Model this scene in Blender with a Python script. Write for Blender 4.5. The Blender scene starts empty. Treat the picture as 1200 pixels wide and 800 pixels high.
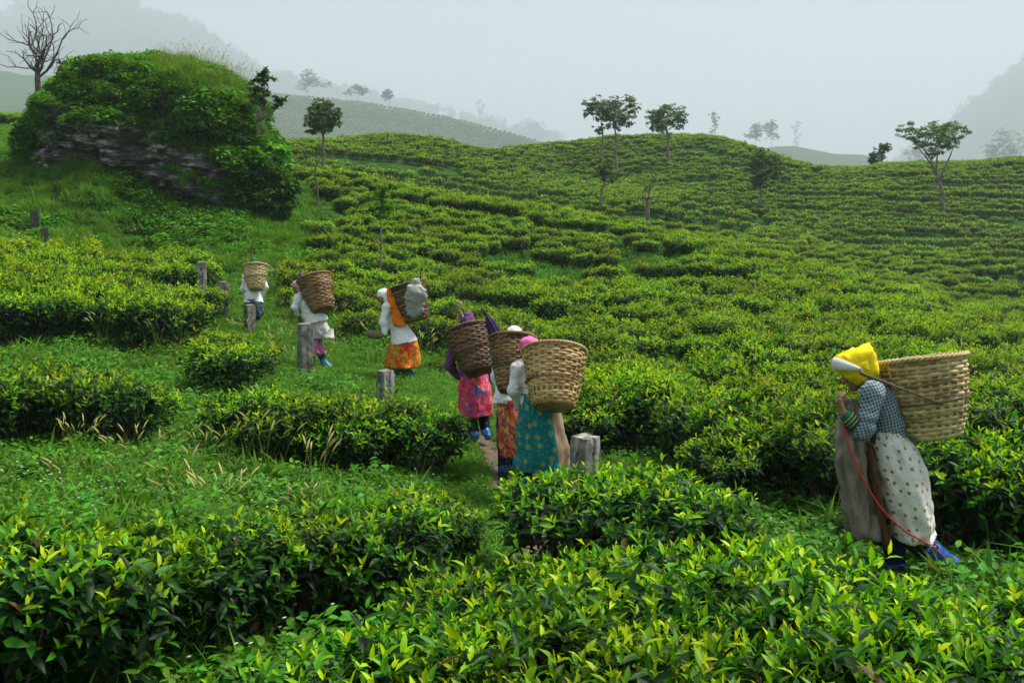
import bpy, bmesh, math, random
import numpy as np
from mathutils import Vector, Matrix
R = math.radians
rng = np.random.default_rng(7)
random.seed(7)
scene = bpy.context.scene
COL = scene.collection

# ------------------------------------------------------------------ camera, sky, sun, exposure
F_PX = 1167.0                      # focal length in photo pixels (photo 1200 x 800)
PITCH = math.atan(130 / F_PX)      # horizon row 270
cam_d = bpy.data.cameras.new('camera')
cam_d.sensor_width = 36.0
cam_d.lens = 36.0 * F_PX / 1200.0
cam_d.clip_start = 0.05
cam_d.clip_end = 14000
cam = bpy.data.objects.new('camera', cam_d)
COL.objects.link(cam)
cam.location = (0, 0, 0)
cam.rotation_euler = (R(90) - PITCH, 0, 0)
scene.camera = cam

SUN_EL, SUN_AZ = R(60), R(70)      # sun behind thin cloud, high to the right (azimuth from +Y towards +X)
world = bpy.data.worlds.new('World')
scene.world = world
world.use_nodes = True
wn = world.node_tree.nodes; wl = world.node_tree.links
bg = wn['Background']
skyt = wn.new('ShaderNodeTexSky'); skyt.sky_type = 'NISHITA'; skyt.sun_disc = False
skyt.sun_elevation = SUN_EL; skyt.sun_rotation = SUN_AZ
skyt.dust_density = 6.0; skyt.air_density = 1.0
mixw = wn.new('ShaderNodeMix'); mixw.data_type = 'RGBA'
mixw.inputs[0].default_value = 0.88
wl.new(skyt.outputs[0], mixw.inputs[6])
mixw.inputs[7].default_value = (2.95, 3.27, 3.68, 1)     # closed cloud cover
wl.new(mixw.outputs[2], bg.inputs[0])
bg.inputs[1].default_value = 0.10

sun_d = bpy.data.lights.new('sun', 'SUN')
sun_d.energy = 5.0; sun_d.angle = R(20); sun_d.color = (1.0, 0.97, 0.9)
sun = bpy.data.objects.new('sun', sun_d); COL.objects.link(sun)
sdir = Vector((math.sin(SUN_AZ) * math.cos(SUN_EL), math.cos(SUN_AZ) * math.cos(SUN_EL), math.sin(SUN_EL)))
sun.rotation_euler = sdir.to_track_quat('Z', 'Y').to_euler()

vs = scene.view_settings
vs.view_transform = 'Standard'; vs.look = 'None'; vs.gamma = 1.0; vs.exposure = 0.90
vs.use_curve_mapping = False
scene.render.engine = 'CYCLES'
cy = scene.cycles
cy.use_denoising = True
try:
    cy.denoiser = 'OPENIMAGEDENOISE'
except Exception:
    pass
cy.max_bounces = 6; cy.diffuse_bounces = 3; cy.glossy_bounces = 2; cy.transmission_bounces = 3
cy.volume_bounces = 2; cy.transparent_max_bounces = 4
cy.use_adaptive_sampling = True; cy.adaptive_threshold = 0.012
cy.caustics_reflective = False; cy.caustics_refractive = False

# ------------------------------------------------------------------ pixel <-> world
cP, sP = math.cos(PITCH), math.sin(PITCH)
def ray(px, py):
    a = (px - 600.0) / F_PX; b = -(py - 400.0) / F_PX
    return np.array([a, cP + b * sP, -sP + b * cP])
def at(px, py, D):
    """point on the pixel's ray at distance D along +Y"""
    d = ray(px, py)
    return d * (D / d[1])
def project(p):
    x, y, z = p[..., 0], p[..., 1], p[..., 2]
    f = y * cP - z * sP; u = y * sP + z * cP
    f = np.where(f < 0.05, 0.05, f)
    return 600 + F_PX * x / f, 400 - F_PX * u / f, f

# ------------------------------------------------------------------ noise
def _hash(i, j, k, s):
    n = (i.astype(np.int64) * 374761393 + j.astype(np.int64) * 668265263 + k.astype(np.int64) * 2147483647 + s * 974634777) & 0xffffffff
    n = ((n ^ (n >> 13)) * 1274126177) & 0xffffffff
    n = (n ^ (n >> 16)) & 0xffffffff
    return n.astype(np.float64) / 4294967295.0
def vnoise(x, y, z=0.0, s=0):
    x, y, z = np.broadcast_arrays(np.asarray(x, float), np.asarray(y, float), np.asarray(z, float))
    i, j, k = np.floor(x), np.floor(y), np.floor(z)
    fx, fy, fz = x - i, y - j, z - k
    fx = fx * fx * (3 - 2 * fx); fy = fy * fy * (3 - 2 * fy); fz = fz * fz * (3 - 2 * fz)
    r = 0
    for di in (0, 1):
        for dj in (0, 1):
            for dk in (0, 1):
                w = (fx if di else 1 - fx) * (fy if dj else 1 - fy) * (fz if dk else 1 - fz)
                r = r + w * _hash(i + di, j + dj, k + dk, s)
    return r * 2 - 1
def fbm(x, y, z=0.0, o=4, s=0):
    r = 0; a = 1.0; t = 0
    for q in range(o):
        r = r + a * vnoise(np.asarray(x) * 2 ** q, np.asarray(y) * 2 ** q, np.asarray(z) * 2 ** q, s + q); t += a; a *= .5
    return r / t

# ------------------------------------------------------------------ mesh helpers
def mesh_np(name, V, F3=None, F4=None, tone=None, smooth=True, mats=(), extra=None):
    V = np.asarray(V, np.float32).reshape(-1, 3)
    loops, starts, n = [], [], 0
    for F, m in ((F3, 3), (F4, 4)):
        if F is not None and len(F):
            F = np.asarray(F, np.int32).reshape(-1, m)
            loops.append(F.ravel()); starts.append(n + np.arange(len(F)) * m); n += F.size
    loops = np.concatenate(loops); starts = np.concatenate(starts).astype(np.int32)
    me = bpy.data.meshes.new(name)
    me.vertices.add(len(V)); me.vertices.foreach_set('co', V.ravel())
    me.loops.add(len(loops)); me.loops.foreach_set('vertex_index', loops.astype(np.int32))
    me.polygons.add(len(starts)); me.polygons.foreach_set('loop_start', starts)
    me.update(calc_edges=True)
    if tone is not None:
        at_ = me.attributes.new('tone', 'FLOAT', 'POINT'); at_.data.foreach_set('value', np.asarray(tone, np.float32).ravel())
    if extra:
        for k, v in extra.items():
            at_ = me.attributes.new(k, 'FLOAT', 'POINT'); at_.data.foreach_set('value', np.asarray(v, np.float32).ravel())
    me.polygons.foreach_set('use_smooth', np.full(len(starts), smooth))
    for m in mats:
        me.materials.append(m)
    me.validate()
    return me

class MB:
    """collects vertices and faces"""
    def __init__(s): s.V = []; s.T = []; s.Q = []; s.A = []; s.n = 0
    def add(s, V, T=None, Q=None, tone=0.5):
        V = np.asarray(V, float).reshape(-1, 3)
        if T is not None and len(T): s.T.append(np.asarray(T, int).reshape(-1, 3) + s.n)
        if Q is not None and len(Q): s.Q.append(np.asarray(Q, int).reshape(-1, 4) + s.n)
        s.V.append(V); s.A.append(np.broadcast_to(np.asarray(tone, float), (len(V),)).copy()); s.n += len(V)
    def mesh(s, name, mat, smooth=True):
        return mesh_np(name, np.concatenate(s.V), np.concatenate(s.T) if s.T else None, np.concatenate(s.Q) if s.Q else None,
                       np.concatenate(s.A), smooth, (mat,) if mat else ())
    def tube(s, P, Rr, n=6, cap=True, tone=0.5):
        P = np.asarray(P, float); m = len(P); Rr = np.broadcast_to(np.asarray(Rr, float), (m,))
        T = np.gradient(P, axis=0); T /= np.linalg.norm(T, axis=1)[:, None] + 1e-9
        ref = np.array([0.31, 0.52, 0.79]) if abs(T[0] @ np.array([0.31, 0.52, 0.79])) < .9 else np.array([1., 0, 0])
        V = []
        u = np.cross(T[0], ref); u /= np.linalg.norm(u)
        for i in range(m):
            u = u - T[i] * (u @ T[i]); u /= np.linalg.norm(u) + 1e-9
            w = np.cross(T[i], u)
            a = np.arange(n) * 2 * np.pi / n
            V.append(P[i] + Rr[i] * (np.cos(a)[:, None] * u + np.sin(a)[:, None] * w))
        V = np.concatenate(V)
        i, j = np.meshgrid(np.arange(m - 1), np.arange(n), indexing='ij')
        a_ = (i * n + j).ravel(); b_ = (i * n + (j + 1) % n).ravel()
        Q = np.stack([a_, b_, b_ + n, a_ + n], 1)
        Tt = []
        if cap:
            V = np.concatenate([V, P[:1], P[-1:]])
            for jj in range(n):
                Tt += [[m * n, (jj + 1) % n, jj], [m * n + 1, (m - 1) * n + jj, (m - 1) * n + (jj + 1) % n]]
        s.add(V, Tt, Q, tone)
    def box(s, c, hx, hy, hz, rot=0.0, taper=1.0, tone=0.5):
        c = np.asarray(c, float)
        V = []
        for sz, k in ((-1, 1.0), (1, taper)):
            for sx, sy in ((-1, -1), (1, -1), (1, 1), (-1, 1)):
                x, y = sx * hx * k, sy * hy * k
                V.append(c + [x * math.cos(rot) - y * math.sin(rot), x * math.sin(rot) + y * math.cos(rot), sz * hz])
        s.add(V, None, [[3, 2, 1, 0], [4, 5, 6, 7], [0, 1, 5, 4], [1, 2, 6, 5], [2, 3, 7, 6], [3, 0, 4, 7]], tone)

def norm(v):
    return v / (np.linalg.norm(v, axis=-1, keepdims=True) + 1e-9)

def leaf_arr(P, D, N, L, W, droop=0.15, fold=0.25, hi=True):
    """many leaves at once. P base, D direction, N upper normal -> (V, T, Q) local indices"""
    D = norm(D); S = norm(np.cross(D, N)); N = np.cross(S, D)
    n = len(P); L = np.broadcast_to(L, (n,))[:, None]; W = np.broadcast_to(W, (n,))[:, None]
    dr = np.broadcast_to(droop, (n,))[:, None]
    def c(t): return P + D * L * t - N * L * dr * t * t * 1.6
    if hi:
        V = np.stack([P, c(.3) + S * W * .5 + N * W * fold, c(.3), c(.3) - S * W * .5 + N * W * fold,
                      c(.66) + S * W * .42 + N * W * fold, c(.66), c(.66) - S * W * .42 + N * W * fold, c(1.0)], 1)
        T = np.array([[0, 2, 1], [0, 3, 2], [4, 5, 7], [5, 6, 7]]); Q = np.array([[1, 2, 5, 4], [2, 3, 6, 5]])
        k = 8
    else:
        V = np.stack([P, c(.45) + S * W * .5 + N * W * fold, c(1.0), c(.45) - S * W * .5 + N * W * fold], 1)
        T = np.array([[0, 2, 1], [0, 3, 2]]); Q = None; k = 4
    o = (np.arange(n) * k)[:, None, None]
    T = (T[None] + o).reshape(-1, 3)
    Q = (Q[None] + o).reshape(-1, 4) if Q is not None else None
    return V.reshape(-1, 3), T, Q, k

def new_obj(name, me, parent=None, loc=(0, 0, 0), label=None, cat=None, group=None, kind=None):
    o = bpy.data.objects.new(name, me); COL.objects.link(o); o.location = loc
    if parent is not None: o.parent = parent
    if label: o['label'] = label
    if cat: o['category'] = cat
    if group: o['group'] = group
    if kind: o['kind'] = kind
    return o

# ------------------------------------------------------------------ materials
def mat_new(name):
    m = bpy.data.materials.new(name); m.use_nodes = True
    nt = m.node_tree
    return m, nt.nodes, nt.links, nt.nodes['Principled BSDF']
def ramp(nodes, stops, interp='LINEAR'):
    r = nodes.new('ShaderNodeValToRGB'); e = r.color_ramp.elements; r.color_ramp.interpolation = interp
    while len(e) < len(stops): e.new(0.5)
    for q, (p, c) in zip(e, stops):
        q.position = p; q.color = (*c, 1)
    return r
def leaf_mat(name, stops, trans=0.35, rough=0.42, spec=0.4, var=0.12, tgain=1.3):
    m, n, l, b = mat_new(name)
    a = n.new('ShaderNodeAttribute'); a.attribute_name = 'tone'
    r = ramp(n, stops); l.new(a.outputs['Fac'], r.inputs[0])
    oi = n.new('ShaderNodeObjectInfo')
    hs = n.new('ShaderNodeHueSaturation'); l.new(r.outputs[0], hs.inputs['Color'])
    mr = n.new('ShaderNodeMapRange'); l.new(oi.outputs['Random'], mr.inputs[0]); mr.inputs[3].default_value = 1 - var * 1.8; mr.inputs[4].default_value = 1 + var * 1.8
    l.new(mr.outputs[0], hs.inputs['Value'])
    mr2 = n.new('ShaderNodeMapRange'); l.new(oi.outputs['Random'], mr2.inputs[0]); mr2.inputs[3].default_value = .5 - var * .1; mr2.inputs[4].default_value = .5 + var * .1
    l.new(mr2.outputs[0], hs.inputs['Hue'])
    l.new(hs.outputs[0], b.inputs['Base Color'])
    b.inputs['Roughness'].default_value = rough; b.inputs['Specular IOR Level'].default_value = spec
    t = n.new('ShaderNodeBsdfTranslucent')
    g = n.new('ShaderNodeMix'); g.data_type = 'RGBA'; g.blend_type = 'MULTIPLY'; g.inputs[0].default_value = 1
    l.new(hs.outputs[0], g.inputs[6]); g.inputs[7].default_value = (tgain * 1.1, tgain, tgain * .5, 1)
    l.new(g.outputs[2], t.inputs[0])
    mx = n.new('ShaderNodeMixShader'); mx.inputs[0].default_value = trans
    l.new(b.outputs[0], mx.inputs[1]); l.new(t.outputs[0], mx.inputs[2])
    l.new(mx.outputs[0], n['Material Output'].inputs[0])
    return m
M = {}
M['tea'] = leaf_mat('tea_leaf', [(0, (.004, .018, .004)), (.22, (.013, .060, .005)), (.5, (.075, .245, .006)), (.8, (.24, .43, .008)), (.94, (.43, .56, .014)), (.975, (.12, .07, .025))], trans=.36, rough=.45, spec=.16)
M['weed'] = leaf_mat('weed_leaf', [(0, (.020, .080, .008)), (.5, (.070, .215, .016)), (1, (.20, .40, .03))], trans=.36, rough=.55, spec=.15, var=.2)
M['grass'] = leaf_mat('grass_blade', [(0, (.035, .115, .012)), (.6, (.14, .29, .022)), (1, (.42, .40, .15))], trans=.36, rough=.6, spec=.1, var=.18)
M['tree'] = leaf_mat('tree_leaf', [(0, (.018, .05, .013)), (.6, (.065, .14, .026)), (1, (.15, .25, .045))], trans=.28, rough=.5, spec=.3)
M['flower'] = leaf_mat('flower_petal', [(0, (.7, .7, .68)), (1, (.75, .75, .72))], trans=.3, var=.02, tgain=1.0)
def bark_mat(name, c1, c2, sc=8):
    m, n, l, b = mat_new(name)
    tc = n.new('ShaderNodeTexCoord'); no = n.new('ShaderNodeTexNoise'); no.inputs['Scale'].default_value = sc; no.inputs['Detail'].default_value = 6
    l.new(tc.outputs['Object'], no.inputs['Vector'])
    r = ramp(n, [(.3, c1), (.7, c2)]); l.new(no.outputs[0], r.inputs[0]); l.new(r.outputs[0], b.inputs['Base Color'])
    b.inputs['Roughness'].default_value = .85
    bp = n.new('ShaderNodeBump'); bp.inputs['Strength'].default_value = .5; bp.inputs['Distance'].default_value = .01
    l.new(no.outputs[0], bp.inputs['Height']); l.new(bp.outputs[0], b.inputs['Normal'])
    return m
M['twig'] = bark_mat('twig_bark', (.05, .03, .018), (.12, .075, .045), 30)
M['bark'] = bark_mat('tree_bark', (.09, .07, .05), (.24, .2, .16), 6)
M['deadbark'] = bark_mat('dead_bark', (.05, .042, .038), (.13, .11, .10), 6)

# ------------------------------------------------------------------ terrain
cp = []   # world control points of the bare ground
def g(px, py, D, dz=0.0):
    p = at(px, py, D); cp.append((p[0], p[1], p[2] + dz))
for x, y, z in [(0, 0, -1.78), (-4, 0, -1.85), (4, 0, -1.8), (0, -10, -1.5), (-12, -6, -1.6), (12, -6, -1.6), (0, 2.3, -1.84), (-2, 3.8, -1.93), (2, 3.5, -1.92),
                (-14, 4, -2.0), (14, 4, -2.1), (0, -40, 0), (-40, -30, 0), (40, -30, -1), (-60, 10, 1.5), (60, 10, -4)]:
    cp.append((x, y, z))
g(1060, 690, 6.1); g(615, 592, 8.9); g(565, 523, 11); g(480, 447, 15.8); g(380, 434, 16.6); g(297, 380, 20)
g(100, 560, 8.6); g(100, 405, 15.7); g(-100, 420, 15); g(50, 303, 24); g(50, 262, 29); g(160, 268, 30); g(300, 256, 31.5); g(0, 175, 39); g(-150, 170, 40)
g(1150, 640, 7.0); g(1190, 560, 9.0); g(1190, 480, 13.5); g(1200, 400, 22, -.5); g(1400, 480, 16, -.6)
for px, py, D in [(700, 420, 15), (700, 350, 24), (700, 300, 34), (950, 400, 17), (950, 340, 26), (520, 330, 26), (500, 270, 36), (345, 196, 45), (420, 203, 46), (570, 231, 46),
                  (660, 246, 46), (750, 264, 45), (840, 279, 42), (930, 301, 38), (1020, 325, 33), (1110, 352, 28)]:
    g(px, py, D, -.62)
g(95, 207, 31.6); g(50, 212, 31.6); g(150, 228, 31.0); g(200, 256, 30.6); g(400, 262, 35, -.1); g(345, 235, 36, -.1)
def g2(px, D, z):
    cp.append(((px - 600) / F_PX * D, D, z))
for px, D, z in [(345, 55, 2.6), (420, 55, 1.6), (570, 54, .35), (750, 53, -1.6), (840, 50, -1.9), (930, 46, -2.6), (1020, 42, -3.0), (1110, 37, -3.3), (1200, 31, -3.7), (1350, 34, -4.5)]:
    g2(px, D, z)
for px, py, D in [(440, 190, 68), (440, 172, 78), (440, 156, 90), (520, 162, 92), (560, 174, 95), (600, 172, 100), (660, 165, 110), (720, 159, 118), (790, 158, 118), (850, 163, 115), (900, 178, 108),
                  (945, 193, 105), (1050, 191, 108), (1200, 185, 110), (1350, 180, 112), (723, 198, 95), (892, 241, 75), (1105, 245, 76), (900, 285, 57), (757, 240, 62), (620, 215, 72), (1110, 305, 57), (1200, 300, 58), (1200, 245, 77), (1350, 300, 60), (600, 195, 84),
                  (350, 165, 88), (200, 170, 88), (0, 160, 90), (-200, 150, 90)]:
    g(px, py, D, -.6)
for px, D, z in [(440, 106, 6.6), (560, 112, 6.5), (660, 130, 8), (720, 138, 8.5), (850, 135, 8), (945, 125, 5), (1050, 128, 4.5), (1200, 130, 5), (1350, 130, 6), (0, 110, 7), (-200, 110, 8),
                 (200, 160, 4), (600, 165, 4), (1000, 165, 2), (1400, 165, 2)]:
    g2(px, D, z)
CP = np.array(cp)
# thin-plate spline with a log-like radial squeeze of the plane, so near and far keep their own scale
def squeeze(x, y):
    r = np.hypot(x, y) + 1e-6
    k = np.log1p(r / 8.0) / r
    return x * k, y * k
def tps_k(r2):
    return np.where(r2 > 1e-12, r2 * np.log(r2 + 1e-12), 0)
cx, cyy = squeeze(CP[:, 0], CP[:, 1])
nC = len(CP)
A = np.zeros((nC + 3, nC + 3))
A[:nC, :nC] = tps_k((cx[:, None] - cx) ** 2 + (cyy[:, None] - cyy) ** 2) + np.eye(nC) * 2e-4
A[:nC, nC:] = np.stack([np.ones(nC), cx, cyy], 1); A[nC:, :nC] = A[:nC, nC:].T
tps_w = np.linalg.solve(A, np.concatenate([CP[:, 2], np.zeros(3)]))
RF = [5.0, 5.0, 9.0, 8.0]
def ridge(x, y, pts, front, back, rf):
    """far hill: crest line given by photo pixels and distances, falling off on both sides"""
    P = np.array([at(p[0], p[1], p[2] * rf) for p in pts])
    u = x / np.maximum(y, 1.0); pu = P[:, 0] / P[:, 1]
    zc = np.interp(u, pu, P[:, 2]); yc = np.interp(u, pu, P[:, 1])
    d = y - yc
    return zc - np.where(d < 0, -d * front, d * back) - 0.001 * np.minimum(np.abs(d), 90) ** 2
RIDGES = [([(-300, 60, 235), (150, 95, 230), (330, 112, 230), (440, 124, 230), (520, 138, 228), (600, 158, 225), (660, 178, 222), (760, 215, 220), (1500, 260, 220)], .26, .3),
          ([(-100, 330, 260), (620, 260, 255), (800, 195, 250), (860, 176, 250), (930, 170, 250), (1010, 181, 250), (1080, 200, 250), (1300, 240, 255)], .25, .3),
          ([(-100, 330, 330), (900, 290, 330), (1050, 205, 330), (1120, 152, 330), (1160, 120, 330), (1210, 80, 335), (1300, 30, 345), (1500, -40, 350)], .35, .35),
          ([(-300, -20, 400), (0, 30, 400), (80, 8, 400), (150, 12, 400), (230, 45, 400), (290, 85, 400), (380, 112, 400), (480, 135, 405), (640, 172, 410), (900, 200, 420), (1400, 190, 430)], .5, .4)]
def ground(x, y, detail=True):
    x = np.asarray(x, float); y = np.asarray(y, float)
    sh = np.broadcast(x, y).shape
    x = np.broadcast_to(x, sh).ravel(); y = np.broadcast_to(y, sh).ravel()
    r = np.hypot(x, y); k = np.minimum(1, 172.0 / np.maximum(r, 1e-6))
    qx, qy = squeeze(x * k, y * k)
    z = tps_w[nC] + tps_w[nC + 1] * qx + tps_w[nC + 2] * qy
    for i in range(nC):
        z = z + tps_w[i] * tps_k((qx - cx[i]) ** 2 + (qy - cyy[i]) ** 2)
    far = r > 110
    if far.any():
        zf = z[far]
        for (pts, a, b), rf in zip(RIDGES, RF):
            zr = ridge(x[far], y[far], pts, a, b, rf)
            zr = np.where(y[far] > 30, zr, -1e3)
            h = np.clip(.5 + .5 * (zf - zr) / 4.0, 0, 1)
            zf = zr * (1 - h) + zf * h + 4.0 * h * (1 - h)
        z = z.copy(); z[far] = zf
    if detail:
        z = z + .035 * fbm(x * .9, y * .9, o=3, s=3) + .15 * fbm(x * .08, y * .08, o=2, s=5) * np.clip((r - 25) / 30, 0, 1)
    return z.reshape(sh)
def hit(px, py, h=0.0, d0=1.2, d1=140.0):
    """first point where the pixel's ray meets the ground raised by h"""
    d = ray(px, py); d = d / d[1]
    D = np.exp(np.linspace(math.log(d0), math.log(d1), 700))
    below = d[2] * D < ground(d[0] * D, D) + h
    i = int(np.argmax(below)) if below.any() else len(D) - 1
    if i > 0 and below[i]:
        lo, hi = D[i - 1], D[i]
        t = np.linspace(lo, hi, 12); b = d[2] * t < ground(d[0] * t, t) + h
        Dh = t[int(np.argmax(b))]
    else:
        Dh = D[i]
    p = d * Dh
    p[2] = float(ground(p[0], p[1]))
    return p

# ground sheet: polar grid around the camera, fine in view
rr = np.concatenate([[0.0], np.exp(np.linspace(math.log(.6), math.log(4600), 360))])
th = np.unique(np.concatenate([np.linspace(-38, 38, 300), np.linspace(38, 322, 80)]))[:-1]
th = np.radians(th)
TX = rr[:, None] * np.sin(th)[None]; TY = rr[:, None] * np.cos(th)[None]
TZ = ground(TX, TY)
nt_, nr_ = len(th), len(rr)
i, j = np.meshgrid(np.arange(nr_ - 1), np.arange(nt_), indexing='ij')
a_ = (i * nt_ + j).ravel(); b_ = (i * nt_ + (j + 1) % nt_).ravel()
gm, n, l, b = mat_new('ground_soil')
tc = n.new('ShaderNodeTexCoord')
n1 = n.new('ShaderNodeTexNoise'); n1.inputs['Scale'].default_value = .9; n1.inputs['Detail'].default_value = 8
n2 = n.new('ShaderNodeTexNoise'); n2.inputs['Scale'].default_value = 14; n2.inputs['Detail'].default_value = 6
l.new(tc.outputs['Object'], n1.inputs['Vector']); l.new(tc.outputs['Object'], n2.inputs['Vector'])
r1 = ramp(n, [(.3, (.016, .05, .008)), (.55, (.03, .085, .012)), (.78, (.05, .05, .02))]); l.new(n1.outputs[0], r1.inputs[0])
r2 = ramp(n, [(.3, (.35, .35, .35)), (.7, (1.25, 1.25, 1.25))]); l.new(n2.outputs[0], r2.inputs[0])
mm = n.new('ShaderNodeMix'); mm.data_type = 'RGBA'; mm.blend_type = 'MULTIPLY'; mm.inputs[0].default_value = 1
l.new(r1.outputs[0], mm.inputs[6]); l.new(r2.outputs[0], mm.inputs[7]); l.new(mm.outputs[2], b.inputs['Base Color'])
b.inputs['Roughness'].default_value = .95; b.inputs['Specular IOR Level'].default_value = .03
bp = n.new('ShaderNodeBump'); bp.inputs['Distance'].default_value = .06; l.new(n2.outputs[0], bp.inputs['Height']); l.new(bp.outputs[0], b.inputs['Normal'])
me = mesh_np('ground', np.stack([TX, TY, TZ], -1).reshape(-1, 3), None, np.stack([a_, a_ + nt_, b_ + nt_, b_], 1), mats=(gm,))
new_obj('ground', me, kind='structure')
# ------------------------------------------------------------------ scattering: one object, points -> instances of unlinked source meshes
def scatter(name, pts, rots, scl, idx, sources, label, cat, parent=None):
    """ground cover nobody could count: one object"""
    me = bpy.data.meshes.new(name)
    pts = np.asarray(pts, np.float32)
    me.vertices.add(len(pts)); me.vertices.foreach_set('co', pts.ravel()); me.update()
    a = me.attributes.new('rot', 'FLOAT_VECTOR', 'POINT'); a.data.foreach_set('vector', np.asarray(rots, np.float32).ravel())
    a = me.attributes.new('scl', 'FLOAT', 'POINT'); a.data.foreach_set('value', np.asarray(scl, np.float32).ravel())
    a = me.attributes.new('idx', 'INT', 'POINT'); a.data.foreach_set('value', np.asarray(idx, np.int32).ravel())
    o = new_obj(name, me, parent=parent, kind='stuff', label=label, cat=cat)
    tree = bpy.data.node_groups.new(name + '_scatter', 'GeometryNodeTree')
    tree.interface.new_socket('Geometry', in_out='INPUT', socket_type='NodeSocketGeometry')
    tree.interface.new_socket('Geometry', in_out='OUTPUT', socket_type='NodeSocketGeometry')
    N, L = tree.nodes, tree.links
    gi = N.new('NodeGroupInput'); go = N.new('NodeGroupOutput')
    iop = N.new('GeometryNodeInstanceOnPoints')
    L.new(gi.outputs[0], iop.inputs['Points'])
    g2i = N.new('GeometryNodeGeometryToInstance')
    for s in reversed(sources):
        oi = N.new('GeometryNodeObjectInfo'); oi.inputs['Object'].default_value = s; oi.inputs['As Instance'].default_value = True
        L.new(oi.outputs['Geometry'], g2i.inputs[0])
    L.new(g2i.outputs[0], iop.inputs['Instance'])
    iop.inputs['Pick Instance'].default_value = True
    def attr(nm, t):
        q = N.new('GeometryNodeInputNamedAttribute'); q.data_type = t; q.inputs['Name'].default_value = nm
        return [x for x in q.outputs if x.enabled and x.name == 'Attribute'][0]
    L.new(attr('idx', 'INT'), iop.inputs['Instance Index'])
    L.new(attr('rot', 'FLOAT_VECTOR'), iop.inputs['Rotation'])
    L.new(attr('scl', 'FLOAT'), iop.inputs['Scale'])
    L.new(iop.outputs[0], go.inputs[0])
    md = o.modifiers.new('scatter', 'NODES'); md.node_group = tree
    return o
def src(name, me):
    return bpy.data.objects.new(name, me)       # a source shape, not linked into the scene

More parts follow.
